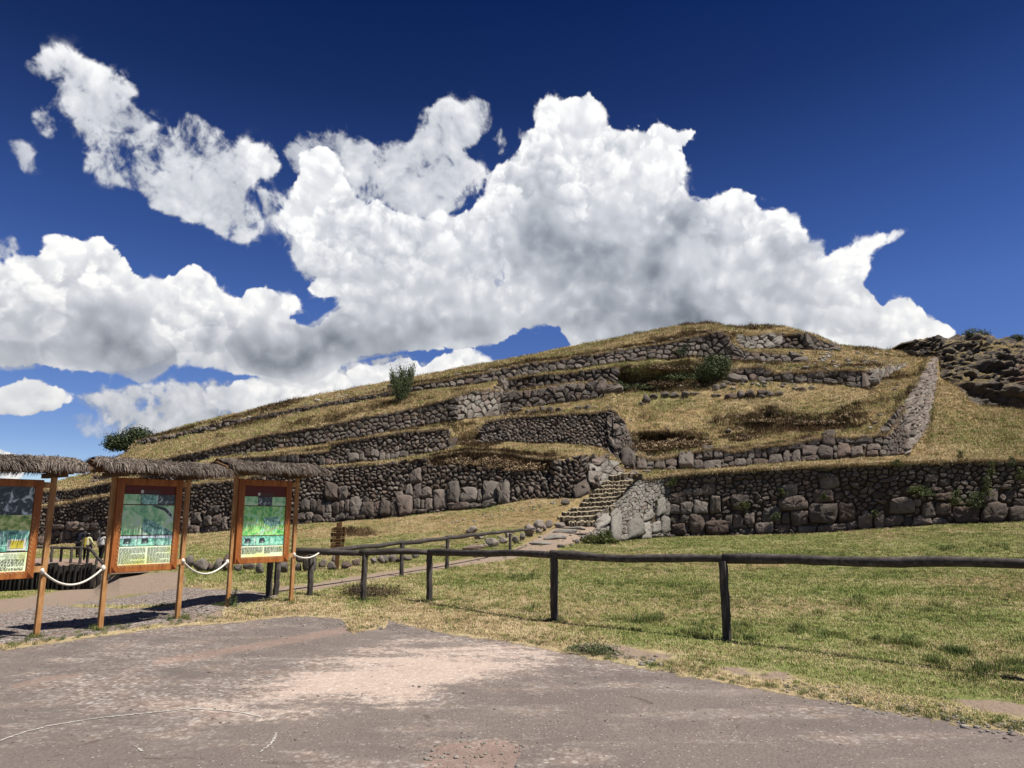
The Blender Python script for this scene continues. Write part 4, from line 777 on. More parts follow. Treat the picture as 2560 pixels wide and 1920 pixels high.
M6=boxes(1400,780,K1,[(1170,440,1300,490),(1345,385,1415,430),(1430,455,1470,480),(1530,415,1615,475),(1620,435,1710,490),(1725,418,1825,463),(1815,465,1910,498),(1750,470,1810,495),(1912,458,1955,495),(1975,490,2045,523),(2047,440,2095,483),(2050,487,2110,527),(1370,452,1420,485),(1985,448,2043,485),(1925,418,1983,455),(1987,415,2043,445),(2045,405,2090,438),(1480,430,1525,470)])
big_low=lambda t: 1.35 if t<.3 else (1.0 if t<.7 else .85)
wall('terrace_wall','long dark retaining wall with huge boulders behind the meadow right of the stairs','terrace walls of the hill','m1','w0t',1675,2700,.31,MW0,gap=.09,bulge=.5,seed=11,pinkp=.40,tone=(.62,1.32),aspect=1.7,rubble=.14,tilt=.4,fl=1.35)
wall('terrace_wall','sunlit pale flank wall beside the stone stairs with smooth slabs at its foot','terrace walls of the hill','m1','w0t',1490,1675,.30,ML0,gap=.07,bulge=.32,seed=12,tone=(.75,1.2),mat=M_PALE,aspect=1.2,pinkp=.05)  # sun on this face partly put into the paler stone colour
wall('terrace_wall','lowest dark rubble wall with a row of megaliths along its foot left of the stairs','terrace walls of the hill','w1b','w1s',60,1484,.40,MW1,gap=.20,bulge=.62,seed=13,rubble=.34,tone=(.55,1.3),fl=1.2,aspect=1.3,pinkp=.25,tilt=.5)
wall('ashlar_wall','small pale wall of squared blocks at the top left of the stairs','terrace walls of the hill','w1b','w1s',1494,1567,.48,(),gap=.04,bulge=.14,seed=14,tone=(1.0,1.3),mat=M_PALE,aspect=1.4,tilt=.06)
wall('terrace_wall','second rubble wall with rounded boulders along it left of the grassy gap','terrace walls of the hill','w2b','w2t',100,1122,.46,MW2,gap=.18,bulge=.58,seed=15,rubble=.30,tone=(.55,1.3),tilt=.45)
wall('terrace_wall','dark loose rubble wall right of the grassy gap, above the top of the stairs','terrace walls of the hill','w2b','w2t',1207,1528,.42,(),gap=.20,bulge=.6,seed=16,rubble=.36,tone=(.55,1.3),tilt=.5,pinkp=.2)
wall('terrace_wall','broken end of the rubble wall standing on big blocks beside the stairs head','terrace walls of the hill','w2b','w2t',1530,1578,.42,[(1531,1110,1548,1128)],gap=.12,bulge=.45,seed=17,rubble=.1,tone=(.75,1.2),thi=.9)
wall('boulder_row','uneven row of huge grey boulders above the right retaining wall','terrace walls of the hill','w2b','w2t',1553,2262,.42,MM,gap=.08,bulge=.45,seed=18,tone=(.75,1.2),pinkp=.25)
wall('terrace_wall','long third wall of small rounded stones running up to the sunlit corner','terrace walls of the hill','w3b','w3t',242,1137,.56,(),gap=.12,bulge=.5,seed=19,tone=(.6,1.15),tilt=.35,rubble=.12)
wall('terrace_wall','sunlit pale return wall at the corner in the middle of the hill','terrace walls of the hill','w3b','w3t',1137,1260,.72,[(1137,993,1154,1005),(1134,1006,1150,1014),(1136,1015,1152,1022),(1133,1023,1150,1035),(1142,1037,1158,1050)],gap=.07,bulge=.32,seed=20,tone=(.95,1.3),mat=M_PALE,aspect=1.2,pinkp=.35)  # sun-facing return: its brightness is partly painted by the paler stone
wall('terrace_wall','lower tier of neat round stones right of the sunlit corner','terrace walls of the hill','w3b','w3m',1262,1536,.72,(),gap=.09,bulge=.42,seed=21,tone=(.7,1.1),pinkp=.2)
wall('terrace_wall','dark overgrown upper tier right of the sunlit corner','terrace walls of the hill','w3n','w3t',1258,1540,.55,(),gap=.15,bulge=.5,seed=22,rubble=.22,tone=(.5,.95),tilt=.4)
wall('terrace_wall','topmost long wall of grey stones below the summit ridge','terrace walls of the hill','w4b','w4t',640,1838,.62,(),gap=.10,bulge=.42,seed=23,tone=(.7,1.25),aspect=1.3,rubble=.12,fl=1.15)
wall('ruined_wall','collapsed strip of stones low on the left end of the ridge','terrace walls of the hill','w4b','w4t',352,638,.60,(),gap=.14,bulge=.5,seed=24,rubble=.25,tone=(.6,1.1),gone=lambda u,t: (math.sin(u*.05)+math.sin(u*.13))>1.1)
wall('terrace_wall','low grey continuation of the summit wall on its right','terrace walls of the hill','w4b','w4t',1840,1992,.85,(),gap=.08,bulge=.4,seed=25,tone=(.8,1.15),aspect=1.6)
wall('terrace_wall','sunlit short wall just under the double summit','terrace walls of the hill','w5b','w5t',1852,1936,.70,(),gap=.07,bulge=.35,seed=26,tone=(.95,1.25),mat=M_PALE)  # sunlit look partly painted with the paler stone colour
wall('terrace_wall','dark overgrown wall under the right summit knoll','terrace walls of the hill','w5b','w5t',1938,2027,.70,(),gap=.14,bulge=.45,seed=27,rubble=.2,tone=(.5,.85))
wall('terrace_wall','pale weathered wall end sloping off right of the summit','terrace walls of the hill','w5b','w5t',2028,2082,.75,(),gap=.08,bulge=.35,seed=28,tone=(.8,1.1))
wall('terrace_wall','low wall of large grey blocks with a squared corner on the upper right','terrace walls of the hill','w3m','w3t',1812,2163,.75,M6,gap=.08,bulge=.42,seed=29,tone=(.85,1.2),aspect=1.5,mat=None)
wall('terrace_wall','pale sunlit return wall climbing to the gap beside the rocky outcrop','terrace walls of the hill','w3m','w3t',2165,2256,1.0,(),gap=.06,bulge=.25,seed=30,tone=(.95,1.25),mat=M_PALE,aspect=.9)  # sun-facing side of the grey block wall, sunlight painted in as paler stone
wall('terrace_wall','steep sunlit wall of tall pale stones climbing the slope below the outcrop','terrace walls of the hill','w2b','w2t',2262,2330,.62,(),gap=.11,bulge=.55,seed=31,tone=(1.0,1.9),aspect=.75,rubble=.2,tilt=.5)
print('walls',time.time()-T0,NST)

# ------------------------------------------------------------------ loose rocks and boulders
import bmesh
def ico(sub):
    bm=bmesh.new(); bmesh.ops.create_icosphere(bm,subdivisions=sub,radius=1); bm.verts.ensure_lookup_table()
    V=np.array([v.co[:] for v in bm.verts]); Fq=np.array([[v.index for v in f.verts] for f in bm.faces]); bm.free(); return V,Fq
ICO={k:ico(k) for k in (1,2,3,4)}
def rock_shape(rnd,sub,rx,ry,rz,planes=9,rough=.10):
    V,Fq=ICO[sub]; P=V.copy(); r=np.random.RandomState(rnd.randrange(1<<30))
    for _ in range(planes):
        n=r.normal(size=3); n/=np.linalg.norm(n); h=r.uniform(.52,.88)
        d=P@n; P-=np.outer(np.clip(d-h,0,None),n)*.92
    q=P*2.3+r.uniform(0,50,3)
    P*=1+rough*(np.sin(q[:,0:1]*2.1+np.cos(q[:,1:2]*1.7))*.5+np.sin(q[:,2:3]*3.1+q[:,0:1])*.35+np.sin(q[:,1:2]*5.3+q[:,2:3]*2)*.2)
    P/=np.abs(P).max(0); return P*np.array([rx,ry,rz]),Fq
def boulder(u0,v0,u1,v1,label,group,name='boulder',tone=(.8,1.2),pink=.2,mat=None,deep=1.0,sink=.08,cat='boulder'):
    um=(u0+u1)/2; p=surf(um,v1-1); Y=p.y
    w=(u1-u0)/F*Y; h=(v1-v0)/F*Y*1.12; ry=deep*.5*min(max(w,h),1.3*min(w,h))
    sub=3 if (u1-u0)>26 else 2
    P,Fq=rock_shape(random,3 if (u1-u0)>14 else 2,w/2*1.04,ry,h/2*(1+sink),planes=16,rough=.06)
    t=random.uniform(*tone)/1.6; k=random.choice([0,0,.4,1]) if random.random()<pink*2 else 0
    o=mesh_obj(name,P,Fq,mat or M_STONE,attrs={'tone':np.tile((t,k,0),(len(P),1))},smooth=False)
    o.location=(p.x,p.y+ry*.55,p.z+h/2*(1-sink)); o.rotation_euler=(0,0,random.uniform(-.2,.2))
    tag(o,label,cat,group); return o
ORD='first second third fourth fifth sixth seventh eighth ninth tenth eleventh twelfth thirteenth fourteenth fifteenth sixteenth seventeenth eighteenth nineteenth twentieth twenty-first twenty-second twenty-third twenty-fourth twenty-fifth twenty-sixth'.split()
def row(B,what,where,group,**kw):
    B=sorted(B,key=lambda b:b[0]+b[2]); ar=sorted((b[2]-b[0])*(b[3]-b[1]) for b in B)
    for i,b in enumerate(B):
        a=(b[2]-b[0])*(b[3]-b[1]); sz='large' if a>ar[int(len(ar)*.66)] else 'small' if a<ar[int(len(ar)*.33)] else 'mid-sized'
        shp='upright ' if (b[3]-b[1])>1.15*(b[2]-b[0]) else 'long low ' if (b[2]-b[0])>2.0*(b[3]-b[1]) else ''
        boulder(*b,'%s %s%s, %s from the left %s'%(sz,shp,what,ORD[i],where),group,**kw)
KR=boxes(440,1340,4.254,[(75,230,168,350),(172,265,335,380),(337,300,392,380),(388,250,484,385),(482,225,545,385),(600,320,698,390),(702,300,828,365),(835,295,915,410),(1050,285,1190,405),(1250,200,1360,296),(1250,302,1330,390),(1335,215,1410,390),(1412,225,1480,385),(1510,265,1600,340),(1600,290,1698,370),(1740,285,1860,360),(1645,222,1700,292),(1862,250,1955,325),(2060,230,2138,305),(2132,215,2212,300)])+boxes(700,880,K1,[(675,1400,743,1465),(745,1402,800,1460),(788,1430,838,1460),(842,1410,915,1450),(910,1385,960,1430)])
row(KR,'grey stone','in the kerb row behind the boards','stones of the kerb row',name='kerb_stone',tone=(.8,1.35))
ST=boxes(1150,1050,3.687,[(50,985,155,1050),(130,1070,225,1105),(235,1095,360,1180),(0,1160,230,1212),(362,1090,445,1150),(412,1040,450,1090),(480,1080,550,1145),(548,1055,600,1120),(590,970,695,1080),(665,935,770,1020),(785,935,855,1000),(702,1005,760,1050),(762,975,800,1030),(870,950,975,995)])
row(ST,'pale stone','left of the stairs path','stones left of the stairs path',name='path_stone',tone=(1.35,2.1),pink=.3)
boulder(*boxes(1150,1050,3.687,[(933,736,1018,792)])[0],'lone dark-fronted boulder on the grass left of the stairs',None,tone=(.9,1.1))
SR=boxes(1150,1050,3.687,[(895,1145,965,1180),(1060,1105,1112,1150),(1100,1070,1168,1130),(1165,1060,1215,1115),(1203,1042,1245,1080),(1010,1140,1045,1175),(1225,1005,1285,1045),(1250,930,1345,990),(1310,1040,1370,1085),(1345,1085,1385,1125)])
row(SR,'white edging stone','right of the stairs path','stones right of the stairs path',name='edging_stone',tone=(1.1,1.7),pink=.05)
PSL=boxes(1150,1050,3.687,[(905,985,1190,1008),(850,1012,1080,1040),(770,1062,985,1100),(620,1125,850,1155),(1000,1040,1180,1060)])
for i,b_ in enumerate(sorted(PSL)): boulder(*b_,'flat worn paving stone, %s from the left in the path below the stairs'%ORD[i],'paving stones of the stairs path',name='paving_stone',tone=(1.0,1.4),mat=M_PALE,deep=3.0,sink=.5,cat='paving stone')
H1=boxes(1400,780,K1,[(568,572,630,640),(620,560,690,610),(690,552,762,600),(760,555,840,598),(840,550,902,600),(900,550,970,578)])
row(H1,'dark block','in the ruined wall below the hollow','blocks of the left ruined wall',name='ruin_block',tone=(.7,1.0))
H2=boxes(1400,780,K1,[(1130,562,1230,610),(1225,545,1290,605),(1290,540,1367,605),(1365,530,1447,590),(1370,575,1440,600),(1435,550,1490,590),(1490,545,1565,585),(1050,565,1130,590)])
row(H2,'block','in the ruined wall mid-slope','blocks of the right ruined wall',name='ruin_block',tone=(.75,1.1))
H3=boxes(1400,780,K1,[(95,650,158,680),(160,640,225,677),(230,655,265,672),(430,640,480,655),(310,650,360,668),(540,620,582,650),(1050,500,1110,545),(1100,493,1160,530),(935,505,995,527),(1608,518,1642,545),(1640,516,1712,552),(1720,512,1770,538),(1178,843,1232,872),(1140,425,1200,470),(1150,395,1230,425),(1235,385,1320,412),(480,1100,560,1130),(570,1095,640,1115)])
row(H3,'loose rock','on the upper grassy slopes','loose rocks on the hill',name='loose_rock',tone=(.9,1.4),sink=.25)
H4=boxes(900,850,K3,[(1660,740,1820,815),(1588,780,1670,836),(1820,775,1900,822),(1900,768,1982,820),(1985,740,2058,802),(2060,745,2148,802),(2150,750,2235,802)])
row(H4,'grey block','below the tiered wall','blocks below the tiered wall',name='low_block',tone=(.85,1.2),mat=M_STONE)
# rubble strewn over the slopes
r=np.random.RandomState(9); RVs=[];RFs=[];RT=[];off=0
def strew(n,poly_u,poly_v,s0,s1,tone=(1,1.7),jit=True):
    global off
    for _ in range(n):
        t=r.rand(); u=np.interp(t,[0,1],poly_u)+r.normal()*4; vtop=np.interp(t,[0,1],[poly_v[0],poly_v[1]]); u=r.uniform(*poly_u) ; f=(u-poly_u[0])/(poly_u[1]-poly_u[0])
        v=poly_v[0]+(poly_v[1]-poly_v[0])*f+r.normal()*poly_v[2]
        p=surf(u,v); s=r.uniform(s0,s1)**1.0*(1+.6*(r.rand()<.1))
        P,Fq=rock_shape(random,1,s,s*r.uniform(.6,1),s*r.uniform(.4,.8),planes=4)
        RVs.append(P+np.array(p)+np.array([0,0,s*.2])); RFs.append(Fq+off); off+=len(P); RT.append(np.tile((r.uniform(*tone)/1.6,float(r.rand()<.3),0),(len(P),1)))
strew(110,(900,1800),(985,835,4),.10,.32); strew(60,(1850,2200),(893,895,9),.10,.30); strew(70,(1870,2240),(925,905,9),.1,.3); strew(40,(1600,2000),(965,960,6),.1,.3)
strew(40,(600,900),(1048,990,5),.1,.3); strew(30,(1500,2200),(1080,1060,22),.08,.22); strew(25,(2180,2320),(960,960,50),.08,.25); strew(40,(1100,1500),(1378,1322,12),.05,.14); strew(40,(1120,1400),(1310,1255,6),.04,.12)
mesh_obj('hill_rubble',np.concatenate(RVs),np.concatenate(RFs),M_PALE,attrs={'tone':np.concatenate(RT)},kind='stuff')
RVs=[];RFs=[];RT=[];off=0
strew(200,(1950,2300),(1712,1775,12),.006,.018); strew(110,(2350,2560),(1785,1830,12),.008,.022); strew(60,(1480,1660),(1625,1660,8),.008,.03); strew(260,(0,2200),(1760,1790,70),.004,.012,(.7,1.6)); strew(260,(20,700),(1560,1510,18),.01,.03); strew(120,(700,1100),(1548,1575,8),.008,.02); strew(200,(0,900),(1640,1590,24),.005,.014,(.9,1.7)); strew(90,(1060,1310),(1890,1890,22),.006,.016)
mesh_obj('scattered_pebbles',np.concatenate(RVs),np.concatenate(RFs),M_PALE,attrs={'tone':np.concatenate(RT)},kind='stuff')
# ------------------------------------------------------------------ stone stairs
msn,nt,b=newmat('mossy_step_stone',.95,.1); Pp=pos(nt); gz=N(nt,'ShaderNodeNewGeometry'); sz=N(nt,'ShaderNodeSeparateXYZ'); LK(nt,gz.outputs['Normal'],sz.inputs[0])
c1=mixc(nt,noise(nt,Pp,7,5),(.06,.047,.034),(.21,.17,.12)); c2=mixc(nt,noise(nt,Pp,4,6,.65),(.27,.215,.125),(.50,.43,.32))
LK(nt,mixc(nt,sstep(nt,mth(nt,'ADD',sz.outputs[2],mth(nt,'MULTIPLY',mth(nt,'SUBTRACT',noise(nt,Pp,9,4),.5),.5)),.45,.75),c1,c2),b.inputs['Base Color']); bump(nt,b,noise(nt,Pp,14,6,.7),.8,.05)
base=surf(1450,1312); stairs=empty('stone_stairs',base,0,'worn mossy stone steps climbing between the rubble wall and the sunlit flank wall','stairs')
rn=random.Random(3)
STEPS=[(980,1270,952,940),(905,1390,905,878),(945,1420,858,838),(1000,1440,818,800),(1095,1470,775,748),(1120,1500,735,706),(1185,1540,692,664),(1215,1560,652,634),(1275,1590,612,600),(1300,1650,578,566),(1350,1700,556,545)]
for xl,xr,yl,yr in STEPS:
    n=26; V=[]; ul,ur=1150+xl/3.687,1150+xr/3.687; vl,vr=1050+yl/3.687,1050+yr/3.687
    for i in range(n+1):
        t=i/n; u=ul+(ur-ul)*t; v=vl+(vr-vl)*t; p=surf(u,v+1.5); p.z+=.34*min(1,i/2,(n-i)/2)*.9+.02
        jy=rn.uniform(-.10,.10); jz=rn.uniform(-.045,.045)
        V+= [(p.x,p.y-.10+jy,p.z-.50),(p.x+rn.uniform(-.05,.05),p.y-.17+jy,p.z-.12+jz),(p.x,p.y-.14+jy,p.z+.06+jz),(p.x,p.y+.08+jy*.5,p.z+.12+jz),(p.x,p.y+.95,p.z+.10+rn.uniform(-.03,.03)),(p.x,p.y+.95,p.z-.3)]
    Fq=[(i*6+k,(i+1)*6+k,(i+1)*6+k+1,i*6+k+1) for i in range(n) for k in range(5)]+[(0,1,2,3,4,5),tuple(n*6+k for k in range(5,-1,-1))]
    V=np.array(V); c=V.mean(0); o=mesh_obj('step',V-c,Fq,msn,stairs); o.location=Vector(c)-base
# ------------------------------------------------------------------ rocky outcrop on the right
mr,nt,b=newmat('outcrop_rock',.95,.15); Pp=pos(nt); gz=N(nt,'ShaderNodeNewGeometry'); sz=N(nt,'ShaderNodeSeparateXYZ'); LK(nt,gz.outputs['Normal'],sz.inputs[0]); A=attr(nt,'zone')
rk=mixc(nt,noise(nt,Pp,.9,6,.65),(.03,.025,.021),(.31,.27,.24)); rk=mixc(nt,mth(nt,'MULTIPLY',sstep(nt,noise(nt,Pp,2.6,7,.7),.56,.70),.6),rk,(.42,.39,.36)); rk=mixc(nt,mth(nt,'MULTIPLY',sstep(nt,noise(nt,Pp,1.3,6,.7),.52,.64),.7),rk,(.24,.17,.09))
rk=mixc(nt,A[1],rk,mixc(nt,noise(nt,Pp,2,5),(.28,.11,.065),(.40,.22,.15)))
gs=mixc(nt,noise(nt,Pp,1.6,6,.7),(.20,.15,.065),(.50,.38,.19))
gf=mth(nt,'ADD',mth(nt,'ADD',sz.outputs[2],A[0]),mth(nt,'MULTIPLY',mth(nt,'SUBTRACT',noise(nt,Pp,1.8,6,.7),.5),1.7))
LK(nt,mixc(nt,sstep(nt,gf,.80,1.15),rk,gs),b.inputs['Base Color']); bump(nt,b,noise(nt,Pp,3.2,8,.72),1.0,.35)
TOPL=np.array([(2250,868),(2263,859),(2306,850),(2331,846),(2399,843),(2433,838),(2467,843),(2501,846),(2560,852),(2900,870),(3860,900)],float)
BOTL=np.array([(2250,893),(2263,899),(2309,899),(2325,905),(2338,948),(2372,958),(2399,976),(2413,998),(2440,1012),(2478,1022),(2526,1020),(2560,1031),(2900,1040),(3860,1050)],float)
BY=np.array([(2250,80),(2309,78),(2330,74),(2338,70),(2372,68),(2413,64.5),(2440,63.5),(2560,62),(3860,58)],float)
uo=np.concatenate([np.arange(2252,2640,2.2),np.arange(2640,3860,25)]); nr_=78
Gk=[]
for j in range(nr_+1):
    t=j/nr_; vb=np.interp(uo,BOTL[:,0],BOTL[:,1])+3; vt=np.interp(uo,TOPL[:,0],TOPL[:,1]); yb=np.interp(uo,BY[:,0],BY[:,1])
    v=vb+(vt-vb)*t; wdt=np.clip((vb-vt)/150,.15,1); Gk.append(at(uo,v,yb+t*(13*wdt)+0))
Gk=np.stack(Gk); U_,V_=proj(Gk)
X_,Z_=Gk[...,0],Gk[...,2]
wv=(fbm(X_/5,Z_/5,199,3)-.5)*3; lowp=np.clip((V_-900)/60,0,1)
Xa,Za=X_*.83+Z_*.56+wv,Z_*.83-X_*.56+wv*.7
b1=1-np.sqrt(worley(Xa/2.6,Za/2.9,201)); b2=(1-np.sqrt(worley(Xa/1.2,Za/.8,202)))*(1-lowp)+(1-np.sqrt(worley(X_/.7,Z_/1.9,204)))*lowp; b3=1-np.sqrt(worley(Xa/.5,Za/.55,203)); f3=fbm(X_/2.2,Z_/1.6,210,5,.6)
tt=(np.arange(nr_+1)/nr_)[:,None]; en=np.clip(tt*8,0,1)*np.clip((1-tt)*5,0,1)
ledge=np.sin((Z_+X_*.18)*1.1+f3*7)
grs=np.clip(.5*np.exp(-(((U_-2460)/110)**2+((V_-872)/20)**2))+.45*np.exp(-(((U_-2400)/50)**2+((V_-955)/14)**2))+.25*np.exp(-(((U_-2370)/40)**2+((V_-905)/20)**2)),0,1)
rkd=(b1*2.3+b2*.55+b3*.18+(f3-.5)*3.0+ledge*.2*(1-lowp))*(1-.6*grs)
f4=np.abs(fbm(X_/1.1+7,Z_/.8,220,6,.65)-.5)*2; rkd-=1.6*np.clip(.25-f4,0,1)*4*.5
Gk[...,1]-=rkd*en*1.35; Gk[...,2]+=(b2-.5)*.5*en+(f3-.5)*.9*en+(1-np.clip((1-tt)*6,0,1))*((b2-.45)*.55+(b3-.4)*.35)
red=np.clip(1.3*np.exp(-(((U_-2556)/42)**2+((V_-950)/45)**2)),0,1)
ny_,nx_=X_.shape; back=[]
for dy,dz in ((5,-.3),(20,-4),(60,-20)):
    q=Gk[-1].copy(); q[:,1]+=dy; q[:,2]+=dz; back.append(q)
GG=np.concatenate([Gk,np.stack(back)]); ix=np.arange(GG.shape[0]*nx_).reshape(-1,nx_)
fq=np.stack([ix[:-1,:-1],ix[:-1,1:],ix[1:,1:],ix[1:,:-1]],-1).reshape(-1,4)
za=np.zeros((GG.shape[0],nx_,3)); za[:ny_,:,0]=grs; za[:ny_,:,1]=red; za[ny_:,:,0]=.6
oc=mesh_obj('rocky_outcrop',GG.reshape(-1,3),fq,mr,attrs={'zone':za.reshape(-1,3)}); tag(oc,'craggy dark rock outcrop with dry grass on its ledges at the upper right','rock outcrop'); oc['kind']='thing'
# ------------------------------------------------------------------ distant ridge on the left
ud=np.arange(-1300,420,14.); DV=np.interp(ud,[-1300,0,120,150,185,215,240,300,420],[1196,1206,1211,1203,1196,1193,1186,1180,1180])+(vnoise(ud/16,ud*0+3,71)-.5)*5+(vnoise(ud/30*3,ud*0,72)-.5)*4
P1=at(ud,DV,620.); P0=at(ud,DV*0+1320,520.); P2=P1.copy(); P2[:,1]+=250; P2[:,2]-=20; Pm=(P0+P1)/2+np.array([0,0,4.])
GD=np.stack([P0,Pm,P1,P2]); ix=np.arange(GD.shape[0]*len(ud)).reshape(4,-1); fq=np.stack([ix[:-1,:-1],ix[:-1,1:],ix[1:,1:],ix[1:,:-1]],-1).reshape(-1,4)
md,nt,b=newmat('far_wooded_hill'); Pp=pos(nt); LK(nt,mixc(nt,noise(nt,Pp,.05,6,.7),(.03,.045,.03),(.085,.085,.045)),b.inputs['Base Color'])
mesh_obj('far_hill',GD.reshape(-1,3),fq,md,smooth=True,kind='structure')
# ------------------------------------------------------------------ bars, tubes, boxes
def tube(pts,rad,seg=8,rough=0,rnd=random,close=True):
    pts=[Vector(p) for p in pts]; V=[];Fq=[]; n=len(pts)
    if not hasattr(rad,'__len__'): rad=[rad]*n
    for i,p in enumerate(pts):
        d=(pts[min(i+1,n-1)]-pts[max(i-1,0)]).normalized(); a=Vector((0,0,1)) if abs(d.z)<.9 else Vector((1,0,0))
        s=d.cross(a).normalized(); t=s.cross(d)
        for k in range(seg):
            th=2*math.pi*k/seg; r_=rad[i]*(1+rough*hsh(.37,k*1.3,seg*.7+len(pts)))
            V.append(p+s*math.cos(th)*r_+t*math.sin(th)*r_)
    for i in range(n-1):
        for k in range(seg): Fq.append((i*seg+k,i*seg+(k+1)%seg,(i+1)*seg+(k+1)%seg,(i+1)*seg+k))
    if close: Fq+= [tuple(range(seg-1,-1,-1)),tuple((n-1)*seg+k for k in range(seg))]
    return [tuple(v) for v in V],Fq
def box(x0,x1,y0,y1,z0,z1,V=None,Fq=None,bev=0):
    V=[] if V is None else V; Fq=[] if Fq is None else Fq; o=len(V)
    V+=[(x0,y0,z0),(x1,y0,z0),(x1,y1,z0),(x0,y1,z0),(x0,y0,z1),(x1,y0,z1),(x1,y1,z1),(x0,y1,z1)]
    Fq+=[tuple(o+i for i in f) for f in ((0,3,2,1),(4,5,6,7),(0,1,5,4),(1,2,6,5),(2,3,7,6),(3,0,4,7))]
    return V,Fq
def part(name,V,Fq,mat,parent,smooth=False,label=None,origin=True,bevel=0):
    V=np.array([tuple(v) for v in V],float); c=V.mean(0) if origin else np.zeros(3)
    o=mesh_obj(name,V-c,list(Fq),mat,parent,smooth=smooth); o.location=Vector(c)
    if bevel:
        m=o.modifiers.new('bevel','BEVEL'); m.width=bevel; m.segments=2
    if label: o['label']=label
    return o
# ------------------------------------------------------------------ rail fences
def fence(label,posts,rail,group,pw=.058,rr=.055,ext=()):
    """posts: (u,v_base,v_top); rail: (u,v,Y) run"""
    b0=surf(*posts[len(posts)//2][:2]); th=empty('rail_fence',b0,0,label,'fence',group)
    rnd=random.Random(len(posts)); tops=[]
    for (u,vb,vt,*ex) in posts:
        g=surf(u,vb) if not ex else Vector(at(u,vb,ex[0])); top=Vector(at(u,vt,g.y)); 
        top=Vector((g.x+rnd.uniform(-.02,.02),g.y,top.z)); n=9
        pts=[g+(top-g)*(i/n)+Vector((rnd.uniform(-.006,.006),rnd.uniform(-.006,.006),0)) for i in range(n+1)]; pts[0].z-=.25
        V,Fq=tube(pts,[pw*(1+rnd.uniform(-.06,.06)) for _ in pts],8,.10); o=part('post',[Vector(v)-b0 for v in V],Fq,M_GREYW,th)
        tops.append((g,top))
    return th,b0,tops
def rails(th,b0,P,rr=.055,seed=1):
    rnd=random.Random(seed)
    for a,c in zip(P[:-1],P[1:]):
        n=max(6,int((c-a).length/.22)); a=a-(c-a).normalized()*.06; c=c+(c-a).normalized()*.06
        w1,w2=rnd.uniform(-.02,.02),rnd.uniform(0,6)
        pts=[a+(c-a)*(i/n)+Vector((0,rnd.uniform(-.008,.008),w1*math.sin(math.pi*i/n)+.010*math.sin(i*.7+w2)+rnd.uniform(-.005,.005))) for i in range(n+1)]
        V,Fq=tube(pts,[rr*(1.05-.2*i/n)*(1+.05*math.sin(i*.9+w2)+rnd.uniform(-.05,.05)) for i in range(n+1)],10,.07)
        part('rail',[Vector(v)-b0 for v in V],Fq,M_GREYX,th,smooth=True)
mp=[(672,1490,1374),(690,1487,1374),(775,1490,1386),(908,1502,1386),(1074,1504,1387),(1386,1553,1392),(1819,1601,1403),(2690,1712,1420)]
th,b0,tops=fence('long weathered log rail fence in front of the meadow',mp,None,'rail fences on the meadow',pw=.062)
yy=[t[0].y for t in tops]
RL=[Vector(at(738,1378,yy[2]+.2)),Vector(at(908,1381,yy[3])),Vector(at(1074,1382,yy[4])),Vector(at(1386,1387,yy[5])),Vector(at(1819,1397,yy[6])),Vector(at(2690,1413,yy[7]))]
rails(th,b0,RL,.060,4)
mp2=[(700,1492,1385,13.9),(1004,1440,1358),(1117,1422,1345),(1275,1379,1334)]
th,b0,tops=fence('second weathered log rail running back along the path to the stairs',mp2[1:],None,'rail fences on the meadow',pw=.06)
RL=[Vector(at(735,1384,yy[2]+.35)),Vector(at(1004,1357,tops[0][0].y)),Vector(at(1117,1345,tops[1][0].y)),Vector(at(1335,1322,tops[2][0].y+1.6))]
rails(th,b0,RL,.058,8)
# footbridge railing and log palisade
mp3=[(u,1413-(u-120)*.02,vt) for u,vt in ((-40,1364),(22,1365),(78,1367),(127,1368),(150,1369),(176,1369),(199,1370),(217,1371))]+[(240,1416,1392),(257,1436,1410)]
th,b0,tops=fence('dark wooden railing of the footbridge beside the three walkers',mp3,None,None,pw=.05)
RL=[t[1] for t in tops]
rails(th,b0,[RL[0],RL[2],RL[4],RL[7],RL[9]],.055,5)
mdk=woodmat('dark_old_logs',(.010,.008,.007),(.030,.025,.021),(.075,.065,.055))
base=surf(100,1480); th=empty('log_palisade',base,0,'dark upright log retaining wall at the edge of the ditch, left behind the first board','retaining wall')
rn=random.Random(8); u=-330
while u<252:
    w=rn.uniform(8,13); lo=Vector([float(np.interp(u,US,RP[RN['pb']][:,i])) for i in range(3)]); hi=Vector([float(np.interp(u,US,RP[RN['pt']][:,i])) for i in range(3)])
    lo.y-=.12; lo.z-=.2; top=Vector((lo.x,lo.y,hi.z+rn.uniform(-.04,.14))); r_=w/F*28*.5
    V,Fq=tube([lo,(lo+top)/2+Vector((rn.uniform(-.03,.03),0,0)),top],[r_,r_*.97,r_*.9],8,.08); part('log',[Vector(v)-base for v in V],Fq,mdk,th); u+=w*rn.uniform(1.0,1.2)
